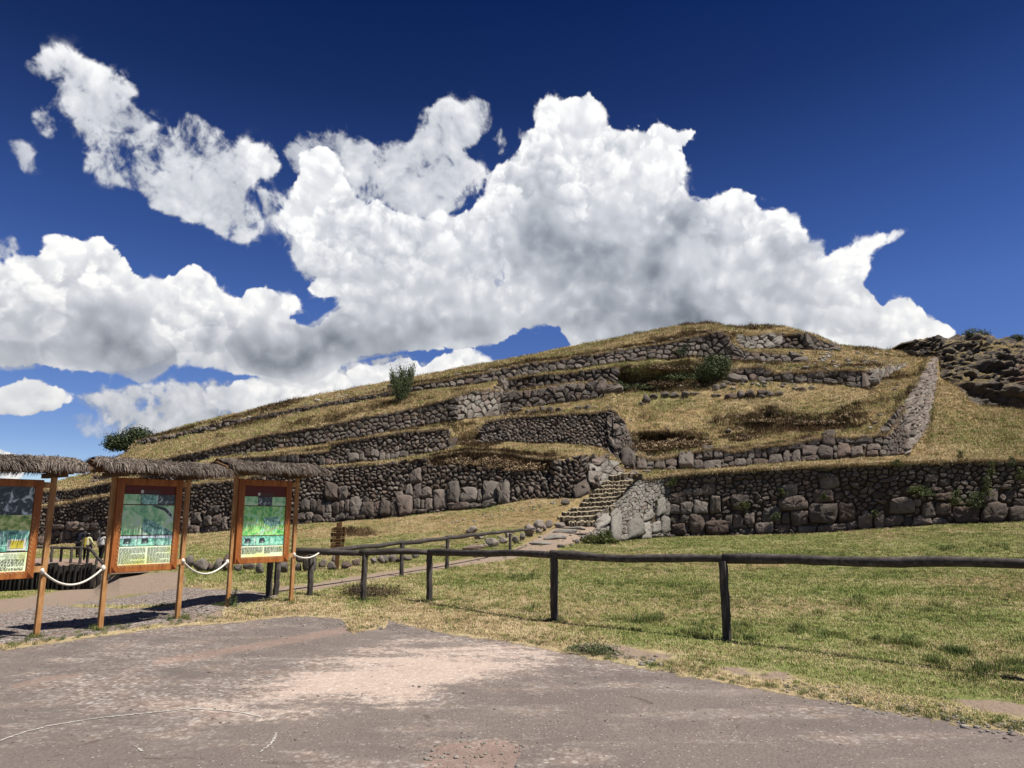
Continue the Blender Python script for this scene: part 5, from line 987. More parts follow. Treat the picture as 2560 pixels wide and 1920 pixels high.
# plank walkway of the footbridge
mpk=woodmat('pale_walkway_planks',(.20,.13,.09),(.34,.235,.18),(.50,.38,.31))
p0=surf(372,1438); p1=surf(-60,1402); d=(p1-p0); d2=Vector((d.x,d.y,0)).normalized(); base=p0.copy(); th=empty('plank_walkway',base,0,'pale plank walkway leading to the walkers behind the middle board','footbridge')
sd=Vector((-d2.y,d2.x,0)); n=34
for i in range(n):
    t=i/n; c=surf(354-414*t,1434-32*t); c.z+=.10; hw=1.0; c=c-sd*(.95*min(1,t*5)) if sd.y<0 else c+sd*(.95*min(1,t*5)); L_=(d.length/n)*.40
    cs=[c+sd*a*hw+d2*b_*L_+Vector((0,0,z)) for z in (-.05,0) for a,b_ in ((-1,-1),(1,-1),(1,1),(-1,1))]
    V=[tuple(q-base) for q in cs]; part('plank',V,[(0,3,2,1),(4,5,6,7),(0,1,5,4),(1,2,6,5),(2,3,7,6),(3,0,4,7)],mpk,th)
print('things',time.time()-T0)

# ------------------------------------------------------------------ information boards
mth_,nt,b=newmat('grey_thatch',.95,.1); a=attr(nt,'tone')[0]; LK(nt,ramp(nt,a,[(0,(.035,.026,.020)),(.45,(.145,.115,.095)),(.8,(.26,.215,.185)),(1,(.42,.36,.30))]),b.inputs['Base Color']); M_THATCH=mth_
M_MAROON=flat('maroon_print',(.14,.030,.022),.5); M_PAPER=flat('white_print',(.78,.80,.70),.5); M_INK=flat('black_print',(.03,.03,.028),.6); M_YEL=flat('yellow_print',(.72,.62,.08),.5); M_CARVE=flat('carved_edge_light',(.62,.36,.17),.7); M_CARVED=flat('carved_corner_dark',(.15,.028,.006),.7)
mt,nt,b=newmat('text_panel_print',.5,.3); O=obj(nt); LK(nt,ramp(nt,noise(nt,O,2.2,2),[(.35,(.86,.98,.80)),(.5,(.86,.98,.62)),(.66,(.86,.95,.30))]),b.inputs['Base Color']); M_TXTBG=mt
def picmat(name,sc,stops,dist=1.5,det=6):
    m,nt,b=newmat(name,.35,.5); O=obj(nt); LK(nt,ramp(nt,noise(nt,O,sc,det,.62,dist),stops),b.inputs['Base Color']); return m
PM={'green':picmat('satellite_view_print',5,[(.30,(0.041,0.243,0.081)),(.44,(0.162,0.648,0.176)),(.52,(0.567,0.950,0.270)),(.60,(0.378,0.950,0.608)),(.72,(0.945,0.950,0.945))],2.0),
'field':picmat('terrace_view_print',5,[(.30,(0.068,0.216,0.135)),(.45,(0.324,0.743,0.351)),(.54,(0.648,0.950,0.486)),(.68,(0.743,0.950,0.837))],1.0),
'stones':picmat('stone_wall_print',14,[(.36,(0.027,0.068,0.068)),(.48,(0.189,0.459,0.365)),(.60,(0.459,0.837,0.675)),(.72,(0.950,0.950,0.950))],.4),
'leaf':picmat('foliage_print',16,[(.36,(0.068,0.189,0.054)),(.5,(0.472,0.648,0.135)),(.64,(0.918,0.950,0.405))],.6),
'teal':picmat('teal_rock_print',9,[(.34,(0.041,0.135,0.121)),(.47,(0.162,0.567,0.405)),(.58,(0.432,0.891,0.675)),(.72,(0.891,0.950,0.950))],1.4),
'dark':picmat('dark_relief_print',9,[(.40,(0.016,0.027,0.034)),(.55,(0.068,0.095,0.095)),(.64,(0.743,0.837,0.810))],1.2)}
M_SKYP=flat('pale_sky_print',(.70,.82,.90),.4); M_ROADP=flat('pale_road_print',(.72,.80,.55),.4)
def board(label,L,Rr,corn,kind,seed,ol=.36,orr=.36):
    """L,R: (u,v_base,v_top) of the posts; corn: picture corners TL,TR,BR,BL of the framed panel"""
    rnd=random.Random(seed)
    gl=surf(*L[:2]) if len(L)<4 else Vector(at(L[0],L[1],L[3])); gr=surf(*Rr[:2]) if len(Rr)<4 else Vector(at(Rr[0],Rr[1],Rr[3]))
    d=gr-gl; rz=math.atan2(d.y,d.x); W_=math.hypot(d.x,d.y); o=(gl+gr)/2
    th=empty('information_board',o,rz,label,'information board','thatched information boards')
    ex=Vector((math.cos(rz),math.sin(rz),0)); ey=Vector((-math.sin(rz),math.cos(rz),0))
    def loc(u,v,off=0):
        dr=Vector(at(u,v,1.0))-Vector((0,0,1.6)); C0=Vector((0,0,1.6)); k=((o+ey*off)-C0).dot(ey)/dr.dot(ey); p=C0+dr*k-o
        return (p.dot(ex),off,p.z)
    tops=[]
    pw=.032
    for g,q,sx in ((gl,L,-1),(gr,Rr,1)):
        tz=Vector(at(q[0]+25,q[2],g.y)).z-o.z; x=sx*W_/2
        V,Fq=box(x-pw,x+pw,-pw,pw,g.z-o.z-.3,tz); part('post',V,Fq,M_POST,th,bevel=.006); tops.append(tz)
    zt=sum(tops)/2
    # panel frame
    TL,TR,BR,BL=[loc(*c,-.045) for c in corn]
    xl=(TL[0]+BL[0])/2; xr=(TR[0]+BR[0])/2; z1=(TL[2]+TR[2])/2; z0=(BL[2]+BR[2])/2; fw=.10*(z1-z0)/1.35
    y0,y1=-.085,-.02
    for nm,(a,b_,c,e) in (('frame_stile',(xl,xl+fw,z0,z1)),('frame_stile',(xr-fw,xr,z0,z1)),('frame_rail',(xl+fw,xr-fw,z0,z0+fw)),('frame_rail',(xl+fw,xr-fw,z1-fw,z1))):
        V,Fq=box(a,b_,y0,y1,c,e); part(nm,V,Fq,M_FRAME,th,bevel=.006)
    # carved zigzag along the inner edges
    V=[];Fq=[]
    def zig(ax,az,bx,bz,n,off):
        dx,dz=(bx-ax)/n,(bz-az)/n; L_=math.hypot(dx,dz); px_,pz_=-dz/L_,dx/L_
        for i in range(n):
            s=1 if i%2 else -1; m=(ax+dx*i,az+dz*i); e=(ax+dx*(i+1),az+dz*(i+1)); w=.004
            a1=(m[0]-px_*off*s,m[1]-pz_*off*s); a2=(e[0]+px_*off*s,e[1]+pz_*off*s)
            k=len(V); V.extend([(a1[0]-w,y0-.003,a1[1]-w),(a1[0]+w,y0-.003,a1[1]+w),(a2[0]+w,y0-.003,a2[1]+w),(a2[0]-w,y0-.003,a2[1]-w)]); Fq.append((k,k+1,k+2,k+3))
    zig(xl+fw*.78,z0+fw,xl+fw*.78,z0+(z1-z0)*.62,26,.012); zig(xr-fw*.78,z0+fw,xr-fw*.78,z0+(z1-z0)*.62,26,.012); zig(xl+fw,z0+fw*.78,xr-fw,z0+fw*.78,28,.010)
    part('carved_border',V,Fq,M_CARVE,th)
    V=[];Fq=[]
    for cx in (xl+fw/2,xr-fw/2):
        for k in range(3):
            q=fw*.36-k*.012; box(cx-q,cx+q,y0-.003-.002*k,y0,z0+fw*.12+k*.012,z0+fw*.12+k*.012+.006,V,Fq); box(cx-q,cx-q+.007,y0-.003-.002*k,y0,z0+fw*.12,z0+fw*.88-k*.012,V,Fq)
    part('carved_corner',V,Fq,M_CARVED,th)
    # brackets to the posts
    for x0_,x1_ in ((-W_/2+pw,xl),(xr,W_/2-pw)):
        if x1_>x0_:
            for zz_ in (z0+.07,z1-.10):
                V,Fq=box(x0_,x1_,-.05,.0,zz_,zz_+.075); part('bracket',V,Fq,M_POST,th)
    # printed sheet
    X0,X1,Z0,Z1_=xl+fw,xr-fw,z0+fw,z1-fw; pc=-.058
    V,Fq=box(X0,X1,pc,-.03,Z0,Z1_); pan=part('panel',V,Fq,M_MAROON,th)
    pcx=Vector(pan.location)
    def q4(name,a,b_,c,e,mat,lvl=1,lab=None):      # fractions, from the top left
        x0_,x1_=X0+(X1-X0)*a,X0+(X1-X0)*b_; zb,zt_=Z1_-(Z1_-Z0)*e,Z1_-(Z1_-Z0)*c; y=pc-.003*lvl
        V=[(x0_,y,zb),(x1_,y,zb),(x1_,y,zt_),(x0_,y,zt_),(x0_,pc+.001,zb),(x1_,pc+.001,zb),(x1_,pc+.001,zt_),(x0_,pc+.001,zt_)]
        V=[Vector(v)-pcx for v in V]
        return part(name,V,[(0,1,2,3),(1,0,4,5),(2,1,5,6),(3,2,6,7),(0,3,7,4)],mat,pan,label=lab)
    def words(a,b_,c,e,n,lvl=3):
        V=[];Fq=[]
        for i in range(n):
            zc=Z1_-(Z1_-Z0)*(c+(e-c)*(i+.5)/n); hh=(Z1_-Z0)*(e-c)/n*.22; x=X0+(X1-X0)*a; xe=X0+(X1-X0)*(b_ if i%6!=5 else a+(b_-a)*rnd.uniform(.3,.8))
            while x<xe:
                w=rnd.uniform(.012,.05); 
                if x+w>xe: w=xe-x
                k=len(V); y=pc-.003*lvl
                V.extend([Vector((x,y,zc-hh))-pcx,Vector((x+w,y,zc-hh))-pcx,Vector((x+w,y,zc+hh))-pcx,Vector((x,y,zc+hh))-pcx]); Fq.append((k,k+1,k+2,k+3)); x+=w+.009
        part('text_lines',V,Fq,M_INK,pan)
    def poly(name,pts,mat,lvl=2):
        V=[Vector((X0+(X1-X0)*a,pc-.003*lvl,Z1_-(Z1_-Z0)*c))-pcx for a,c in pts]; part(name,V,[tuple(range(len(V)))[::-1]],mat,pan)
    if kind in (2,3):
        k=kind
        hd=.115 if k==2 else .155; t1=hd+.125; m0=t1+.012; m1_=.63 if k==2 else .70; l0=m1_+.012; l1=.765 if k==2 else .84
        q4('logo',.32,.37,hd-.055,hd-.015,M_PAPER); q4('logo_band',.375,.70,hd-.055,hd-.015,flat('grey_band',(.16,.10,.09)))
        for a,b_,m_ in ((0,.325,'field'),(.335,.66,'stones' if k==2 else 'dark'),(.67,1,'dark' if k==2 else 'field')): q4('small_picture',a,b_,hd,t1,PM[m_])
        q4('map_picture',0,1,m0,m1_,PM['field' if k==2 else 'green'])
        if k==2:
            poly('stone_rows',[(.42,.42),(.60,.46),(1,.60),(1,m1_-.002),(.55,m1_-.002),(.38,.56)],PM['stones']); poly('track',[(.55,m0+.01),(.80,m0+.07),(1,.44),(1,.40),(.82,m0+.03),(.60,m0+.002)],PM['dark'])
        else:
            poly('road',[(0,.52),(.40,.55),(.62,.64),(.80,.60),(1,.63),(1,.618),(.80,.588),(.62,.625),(.40,.537),(0,.508)],M_ROADP); poly('road',[(.30,m1_-.002),(.52,.655),(.60,.645),(.60,.632),(.50,.645),(.26,m1_-.002)],M_ROADP); poly('town',[(.5,.45),(.85,.44),(.9,.56),(.62,.57),(.48,.52)],PM['stones'])
        for a,b_,m_,dk in ((0,.325,'stones',1),(.335,.66,'teal',1),(.67,1,'stones' if k==2 else 'teal',0)):
            q4('small_picture',a,b_,l0,l1,PM[m_])
            if k==2: q4('picture_sky',a,b_,l0,l0+.03,M_SKYP,2)
            if dk: poly('dark_rock',[(a+.08,l0+.03),(a+.19,l0+.025),(a+.21,l0+.085),(a+.07,l0+.09)],PM['dark'],3)
        q4('text_panel',0,1,l1+.008,1,M_TXTBG); n=15 if k==2 else 6; e=.985 if k==2 else .955
        words(.02,.50,l1+.02,e,n); words(.54,.985,l1+.02,e,n)
    else:
        q4('photo_panel',0,1,0,.765,PM['teal']); q4('photo_dark_top',0,1,0,.34,PM['dark'],2); q4('foliage',0,1,.34,.52,PM['leaf'],2); q4('rubble_picture',.0,.72,.52,.70,PM['stones'],2)  # dark print across the upper part of the picture panel
        q4('notice',.72,.97,.62,.755,M_PAPER,3); q4('notice_print',.76,.93,.64,.73,M_YEL,4)
        q4('text_panel',0,1,.778,1,M_TXTBG); words(.02,.97,.85,.985,8)
        for i,tx in enumerate(('Declared as Cultural','Heritage of the Nation,','by Law No. 23765')):
            cu=bpy.data.curves.new('panel_text','FONT'); cu.body=tx; cu.size=.030; cu.align_x='RIGHT'; cu.materials.append(M_INK)
            tt_=bpy.data.objects.new('t',cu); COL.objects.link(tt_); dg_=bpy.context.evaluated_depsgraph_get(); me_=bpy.data.meshes.new_from_object(tt_.evaluated_get(dg_)); bpy.data.objects.remove(tt_); me_.materials.clear(); me_.materials.append(M_INK); to=bpy.data.objects.new('panel_text',me_); COL.objects.link(to); to.parent=pan; to.rotation_euler=(math.pi/2,0,0)
            to.location=Vector((X1-.02,pc-.012,Z1_-(Z1_-Z0)*(.803+.022*i)))-pcx
    # roof: beams and thatch
    xa,xb=-W_/2-ol,W_/2+orr
    for yy_ in (-.17,.17):
        V,Fq=box(xa,xb,yy_-.025,yy_+.025,zt-.05,zt+.03); part('roof_beam',V,Fq,M_SIGN,th)
    for x in (-W_/2,W_/2):
        V,Fq=box(x-.035,x+.035,-.33,.33,zt-.115,zt-.052); part('cross_beam',V,Fq,M_SIGN,th)
    for j,(ya,za,yb,zb) in enumerate(((0,zt+.115,-.40,zt+.015),(0,zt+.115,.40,zt+.015))):
        V=[(xa,ya,za),(xb,ya,za),(xb,yb,zb),(xa,yb,zb),(xa,ya,za-.03),(xb,ya,za-.03),(xb,yb,zb-.03),(xa,yb,zb-.03)]
        part('roof_board',V,[(0,1,2,3),(4,7,6,5),(0,4,5,1),(1,5,6,2),(2,6,7,3),(3,7,4,0)],M_SIGN,th)
    r=np.random.RandomState(seed); n=17000
    t=r.rand(n); side=np.where(r.rand(n)<.62,-1,1); x=xa+.05+(xb-xa-.10)*r.rand(n); lump=vnoise(x*3.0,side*3.+0*x,seed)
    s0=t*.40; ln=r.uniform(.08,.24,n); ang=.42+.1*r.normal(size=n); leanx=r.normal(size=n)*.24+.25*(vnoise(x*2.1,0*x+5,seed+1)-.5)*3
    up=r.rand(n)*.03+.03*lump
    y_=side*s0; z_=zt+.125-s0*.27+up; dy=side*np.cos(ang); dz=-np.sin(ang)+(r.rand(n)<.05)*r.rand(n)*.7
    A0=np.stack([x,y_,z_],-1); D=np.stack([leanx,dy,dz],-1); D/=np.linalg.norm(D,axis=1)[:,None]
    A1=A0+D*ln[:,None]*.55; D2=D.copy(); D2[:,2]-=.45+.3*r.rand(n); D2/=np.linalg.norm(D2,axis=1)[:,None]; A2=A1+D2*ln[:,None]*.5
    Wd=np.cross(D,np.array([0,0,1.])+r.normal(size=(n,3))*.4); Wd/=np.linalg.norm(Wd,axis=1)[:,None]; Wd*=r.uniform(.0022,.0050,n)[:,None]
    V=np.stack([A0-Wd,A0+Wd,A1+Wd,A1-Wd,A2+Wd*.3,A2-Wd*.3],1).reshape(-1,3)
    b0_=np.arange(n)[:,None]*6; Fq=np.concatenate([b0_+np.array([0,1,2,3]),b0_+np.array([3,2,4,5])]); to=np.repeat(np.clip(r.rand(n)*.8+.2*lump-.15*(up<.02),0,1),6)
    o_=mesh_obj('thatch',V,Fq,M_THATCH,th,attrs={'tone':np.stack([to,to*0,to*0],-1)})
    o_['label']='frayed grey straw thatch'; return th
board('right board of the three, with the green satellite map and a frayed thatch end',(569,1516,1176),(727,1505,1178),[(595,1200),(728,1200),(719,1403),(587,1411)],3,5,.40,.44)
board('middle board of the three, with a hillside view above rows of small pictures',(249,1574,1175),(443,1546,1179),[(291,1197),(454,1198),(440,1424),(274,1432)],2,6,.36,.52)
g1=surf(90,1592); 
board('left board of the three, cut by the picture edge, with a yellow notice stuck on',(-208,1628,1160,8.75),(90,1592,1172),[(-140,1194),(104,1197),(85,1446),(-160,1458)],1,7,.4,.30)
# ropes between the posts
M_ROPE=flat('white_rope',(.74,.70,.62),.8)
def rope(label,pts,sag,knots=True,r_=.016,end=None):
    a,c=Vector(pts[0]),Vector(pts[-1]); n=18; P=[]
    for i in range(n+1):
        t=i/n; p=a+(c-a)*t; p.z-=sag*4*t*(1-t); P.append(p)
    if end: P+= [Vector(e) for e in end]
    V,Fq=tube([p-a for p in P],r_,8,.12); o=mesh_obj('rope',V,Fq,M_ROPE,smooth=True); o.location=a; tag(o,label,'rope')
    if knots:
        for p in (P[0],P[n]):
            Vk,Fk=rock_shape(random,2,.034,.034,.045,4,.2); k=mesh_obj('knot',Vk,Fk,M_ROPE,o,smooth=True); k.location=p-a
    return o
Yb=[surf(90,1592).y,surf(249,1574).y,surf(443,1546).y,surf(569,1516).y,surf(727,1505).y]
rope('white rope sagging between the left and the middle board',[at(106,1428,Yb[0]-.05),at(258,1420,Yb[1]-.06)],.20)
rope('white rope sagging between the middle and the right board',[at(457,1403,Yb[2]-.02),at(568,1405,Yb[3]-.04)],.19)
rope('short white rope from the right board to the end of the rail fence',[at(735,1387,Yb[4]-.02),at(803,1378,yy[2]+.1)],.09,True,.016,[at(812,1374,yy[2]+.1),at(817,1378,yy[2]+.1)])
# ------------------------------------------------------------------ wooden direction sign
g=surf(842,1425); th=empty('direction_sign',g,0,'small brown wooden signpost with stacked plates on the slope behind the fence','sign')
sc=g.y/F
V,Fq=box(-.055,.055,-.04,.04,-.2,(1425-1312)*sc); part('post',V,Fq,M_SIGN,th,bevel=.01)
V=[];zt=lambda v:(1425-v)*sc
def plate(nm,pts,y0=-.085):
    n=len(pts); V=[(x*sc,y0,zt(v)) for x,v in pts]+[(x*sc,y0+.04,zt(v)) for x,v in pts]
    Fq=[tuple(range(n)),tuple(range(2*n-1,n-1,-1))]+[((i+1)%n,i,n+i,n+(i+1)%n) for i in range(n)]
    return part(nm,V,Fq,M_SIGN,th)
plate('arrow',[(-2,1322),(9,1322),(9,1310.5),(4,1310.5),(-2,1321)],-.084)
plate('plate',[(-16,1331),(18,1331),(18,1322.5),(-8,1322.5),(-16,1327)]); plate('plate',[(-17,1346),(18,1346),(18,1336),(-17,1336)]); plate('plate',[(-17,1359.5),(17,1359.5),(17,1350),(-17,1350)]); plate('plate',[(-16,1373),(16,1373),(16,1363.5),(-16,1363.5)])
plate('batten',[(-15,1334.5),(17,1334.5),(17,1332),(-15,1332)],-.075); plate('batten',[(-15,1349),(17,1349),(17,1346.8),(-15,1346.8)],-.075); plate('batten',[(-15,1362.5),(17,1362.5),(17,1360.3),(-15,1360.3)],-.075)
V=[];Fq=[]; rn=random.Random(2); M_BURN=flat('burnt_lettering',(.030,.010,.004))
for v0,x0,x1 in ((1327,-9,9),(1339,-10,10),(1342.5,-8,8),(1354.5,-7,8),(1367,-5,6)):
    x=x0
    while x<x1:
        w=rn.uniform(1.2,2.2); k=len(V); V+=[(x*sc,-.089,zt(v0+1.1)),((x+w)*sc,-.089,zt(v0+1.1)),((x+w)*sc,-.089,zt(v0-1.1)),(x*sc,-.089,zt(v0-1.1))]; Fq.append((k,k+1,k+2,k+3)); x+=w+.5
for v0 in (1326.5,1341,1355): 
    for x in ((12,),(-16,12),(-16,12))[int((v0-1326)/14)]:
        k=len(V); V+=[(x*sc,-.089,zt(v0+3.5)),((x+4.5)*sc,-.089,zt(v0+3.5)),((x+4.5)*sc,-.089,zt(v0-3.5)),(x*sc,-.089,zt(v0-3.5))]; Fq.append((k,k+1,k+2,k+3))
part('burnt_lettering',V,Fq,M_BURN,th)
# ------------------------------------------------------------------ chalk lines on the tarmac
M_CHALK=flat('chalk_white',(.60,.56,.51),.95)
def chalk(label,pts,w,dens,seed):
    r=np.random.RandomState(seed); P=[surf(*p) for p in pts]; V=[];Fq=[]; b0=P[0].copy()
    for a,c in zip(P[:-1],P[1:]):
        L_=(c-a).length; n=int(L_*dens)
        for _ in range(n):
            t=r.rand(); q=a+(c-a)*t; ang=math.atan2(c.y-a.y,c.x-a.x)+r.normal()*.5; s=w*r.uniform(.25,.8); q=q+Vector((r.normal()*w*.28,r.normal()*w*.28,0)); z=.0045+.0004*r.rand()
            k=len(V); m=5
            for j in range(m):
                th_=2*math.pi*j/m+r.rand()*.7; x=math.cos(th_)*s*1.6; y=math.sin(th_)*s*.7
                V.append((q.x-b0.x+x*math.cos(ang)-y*math.sin(ang),q.y-b0.y+x*math.sin(ang)+y*math.cos(ang),q.z-b0.z+z))
            Fq.append(tuple(range(k,k+m)))
    o=mesh_obj('chalk_line',V,Fq,M_CHALK); o.location=b0; tag(o,label,'marking')
chalk('long faded white chalk line curving across the tarmac at the lower left',[(-60,1866),(0,1852),(60,1832),(118,1816),(235,1797),(330,1787),(411,1779),(470,1772),(560,1777),(610,1783),(650,1792)],.017,190,1)
chalk('short faded chalk curve below the end of the long white line',[(690,1832),(686,1848),(672,1866),(650,1880)],.015,120,2)
chalk('tiny white dash below the long chalk line',[(337,1866),(356,1879)],.014,160,3)
print('boards',time.time()-T0)

# ------------------------------------------------------------------ three walkers seen from behind
def skin(name,verts,edges,rad,mat,parent,sub=2,root=0):
    me=bpy.data.meshes.new(name); me.from_pydata(verts,edges,[]); o=bpy.data.objects.new(name,me); COL.objects.link(o)
    m=o.modifiers.new('s','SKIN'); m.use_smooth_shade=True
    for i,r_ in enumerate(rad): 
        sv=me.skin_vertices[0].data[i]; sv.radius=r_ if hasattr(r_,'__len__') else (r_,r_); sv.use_root=(i==root)
    o.modifiers.new('u','SUBSURF').levels=sub; o.modifiers['u'].render_levels=sub
    dg=bpy.context.evaluated_depsgraph_get(); me2=bpy.data.meshes.new_from_object(o.evaluated_get(dg)); bpy.data.objects.remove(o); bpy.data.meshes.remove(me)
    me2.name=name; me2.materials.clear(); me2.materials.append(mat)
    for p in me2.polygons: p.use_smooth=True
    o=bpy.data.objects.new(name,me2); COL.objects.link(o); o.parent=parent; return o
M_SKIN=flat('skin',(.30,.16,.10),.6); M_HAIR=flat('black_hair',(.012,.010,.009),.6)
def person(u,v,vt,label,top,trous,hat,wide=1.0,lean=0,face=0,stride=.12,arms=((.30,.1),(.30,.1)),hatband=None,bag=None):
    g=surf(u,v); H=Vector(at(u,vt,g.y)).z-g.z; k=H/1.70
    th=empty('person',g+Vector((0,0,.07)),face,label,'person'); S=lambda L:[(x*k,y*k,z*k) for x,y,z in L]
    lx=lean
    # joints (x right, y away, z up)
    pel=(0,0,.92); wst=(lx*.3,.0,1.06); ch=(lx*.7,.0,1.26); nk=(lx,.0,1.44); hd0=(lx,.01,1.50); hd=(lx*1.05,.02,1.60)
    hL,hR=(-.10,0,.88),(.10,0,.88); kL,kR=(-.11,stride*.5+.03,.50),(.11,-stride*.5+.03,.50); aL,aR=(-.11,stride,.09),(.11,-stride,.09); tL,tR=(-.13,stride+.13,.03),(.13,-stride+.13,.03)
    sL,sR=(-.18*wide+lx,0,1.40),(.18*wide+lx,0,1.40); (ax,ay),(bx,by)=arms
    eL,eR=(-(.18*wide+ax*.35)+lx,ay*.3,1.14),(.18*wide+bx*.35+lx,by*.3,1.14); wL,wR=(-(.18*wide+ax*.45)+lx,ay+.05,.93),(.18*wide+bx*.45+lx,by+.05,.93); fL,fR=(wL[0],wL[1]+.03,.84),(wR[0],wR[1]+.03,.84)
    v_=[pel,wst,ch,nk,hd0,hd,hL,kL,aL,tL,hR,kR,aR,tR,sL,eL,wL,fL,sR,eR,wR,fR,(lx*1.05,.02,1.66)]
    e_=[(0,1),(1,2),(2,3),(3,4),(4,5),(5,22),(0,6),(6,7),(7,8),(8,9),(0,10),(10,11),(11,12),(12,13),(3,14),(14,15),(15,16),(16,17),(3,18),(18,19),(19,20),(20,21)]
    r_=[.11,.10,.11,.055,.055,.088,.085,.052,.038,.03,.085,.052,.038,.03,.05,.036,.028,.035,.05,.036,.028,.035,.06]
    body=skin('body',S(v_),e_,[a*k for a in r_],M_SKIN,th)
    skin('shirt',S([(0,0,.93),wst,ch,(lx,0,1.42),sL,eL,(wL[0],wL[1],.96),sR,eR,(wR[0],wR[1],.96)]),[(0,1),(1,2),(2,3),(3,4),(4,5),(5,6),(3,7),(7,8),(8,9)],[(.165*wide*k,.125*k),(.15*wide*k,.12*k),(.165*wide*k,.13*k),(.08*k,.08*k),.075*k,.06*k,.05*k,.075*k,.06*k,.05*k],top,th)
    skin('trousers',S([(0,0,.95),hL,kL,(aL[0],aL[1],.12),hR,kR,(aR[0],aR[1],.12)]),[(0,1),(1,2),(2,3),(0,4),(4,5),(5,6)],[(.15*wide*k,.12*k),.105*wide*k,.075*k,.06*k,.105*wide*k,.075*k,.06*k],trous,th)
    for t_,a_ in ((tL,aL),(tR,aR)): skin('shoe',S([(a_[0],a_[1]-.04,.05),((a_[0]+t_[0])/2,(a_[1]+t_[1])/2,.05),(t_[0],t_[1]+.03,.035)]),[(0,1),(1,2)],[.05*k,.05*k,.035*k],M_HAIR,th)
    V,Fq=ICO[3]; hb=V*np.array([.098,.108,.115])*k; hb[:,2]=np.maximum(hb[:,2],-.09*k); o=mesh_obj('hair',hb,Fq,M_HAIR,th,smooth=True); o.location=(hd[0]*k,(hd[1]-.018)*k,(hd[2]+.0)*k)
    # two ears
    for s in(-1,1): o=mesh_obj('ear',ICO[2][0]*np.array([.014,.02,.032])*k,ICO[2][1],M_SKIN,body,smooth=True); o.location=((hd[0]+s*.10)*k,(hd[1]+.02)*k,(hd[2]-.02)*k)
    if hat:
        prof=[(0,.118),(.06,.116),(.088,.10),(.100,.05),(.104,.01),(.17,-.004),(.178,-.012),(.16,-.016),(.10,-.012)]; n=24; V=[];Fq=[]
        for r0,z0 in prof:
            for i in range(n): a=2*math.pi*i/n; V.append((r0*math.cos(a)*k,r0*math.sin(a)*1.1*k,(z0+.012*math.cos(2*a)*(r0>.12))*k))
        for j in range(len(prof)-1):
            for i in range(n): Fq.append((j*n+i,j*n+(i+1)%n,(j+1)*n+(i+1)%n,(j+1)*n+i))
        h_=mesh_obj('hat',V,Fq,hat,th,smooth=True); h_.location=(hd[0]*k,hd[1]*k,(hd[2]+.035)*k); h_.rotation_euler=(-.1,0,0)
        if hatband:
            V,Fq=tube([(0,0,.0),(0,0,.03*k)],.108*k,20); hb_=mesh_obj('hat_band',V,Fq,hatband,h_); hb_.location=(0,0,.006)
    return th,g,k
M_NAVY=flat('navy_cloth',(.012,.015,.030)); M_DKP=flat('dark_trousers',(.022,.020,.020)); M_CREAM=flat('pale_yellow_cloth',(.74,.72,.42)); M_WHT=flat('white_cloth',(.78,.78,.76)); M_HATG=flat('grey_hat',(.16,.14,.12)); M_BLK=flat('black_cloth',(.012,.011,.011)); M_SCARF=flat('yellow_scarf',(.75,.55,.04))
person(193,1397,1325,'person in navy jacket and grey brimmed hat leaning on the footbridge railing',M_NAVY,M_DKP,M_HATG,1.12,.06,.15,.14,((.30,.12),(.1,.1)))
th,g,k=person(212,1409,1337,'person in pale yellow top with long yellow scarf and dark hat',M_CREAM,M_BLK,M_BLK,1.02,0,0,.04,((.28,.12),(.30,.2)),M_WHT)
V=[];rn=random.Random(4)
for i in range(9):
    z=1.44-.085*i; x=-.01+.02*math.sin(i*1.1); w=.045-.001*i; V+=[((x-w)*k,(-.165-.01*math.sin(i))*k,z*k),((x+w)*k,(-.165-.01*math.cos(i*1.3))*k,z*k),((x+w)*k,-.14*k,z*k),((x-w)*k,-.14*k,z*k)]
Fq=[(i*4+a,i*4+(a+1)%4,(i+1)*4+(a+1)%4,(i+1)*4+a) for i in range(8) for a in range(4)]+[(0,1,2,3),(35,34,33,32)]
mesh_obj('scarf',V,Fq,M_SCARF,th)
P_,Fq=rock_shape(random,3,.14*k,.07*k,.19*k,5,.05); bg_=mesh_obj('shoulder_bag',P_,Fq,M_BLK,smooth=True); bg_.location=g+Vector((.30*k,-.10*k,.98*k)); tag(bg_,'black shoulder bag hanging at the side of the person with the yellow scarf','bag')
V,Fq=tube([(0,0,.15*k),(-.06*k,.06*k,.32*k),(-.13*k,.10*k,.50*k),(-.15*k,.2*k,.40*k),(-.03*k,.15*k,.15*k)],.012*k,6); mesh_obj('strap',V,Fq,M_BLK,bg_)
th,g,k=person(250,1407,1336,'person in white top and black trousers with a dark strap across the back',M_WHT,M_BLK,M_HATG,1.15,0,-.05,.10,((.3,.15),(.3,.1)))
V,Fq=tube([(-.22*k,-.10*k,1.02*k),(-.08*k,-.17*k,1.17*k),(.08*k,-.16*k,1.32*k),(.15*k,-.05*k,1.44*k)],.016*k,6); mesh_obj('back_strap',V,Fq,M_BLK,th)
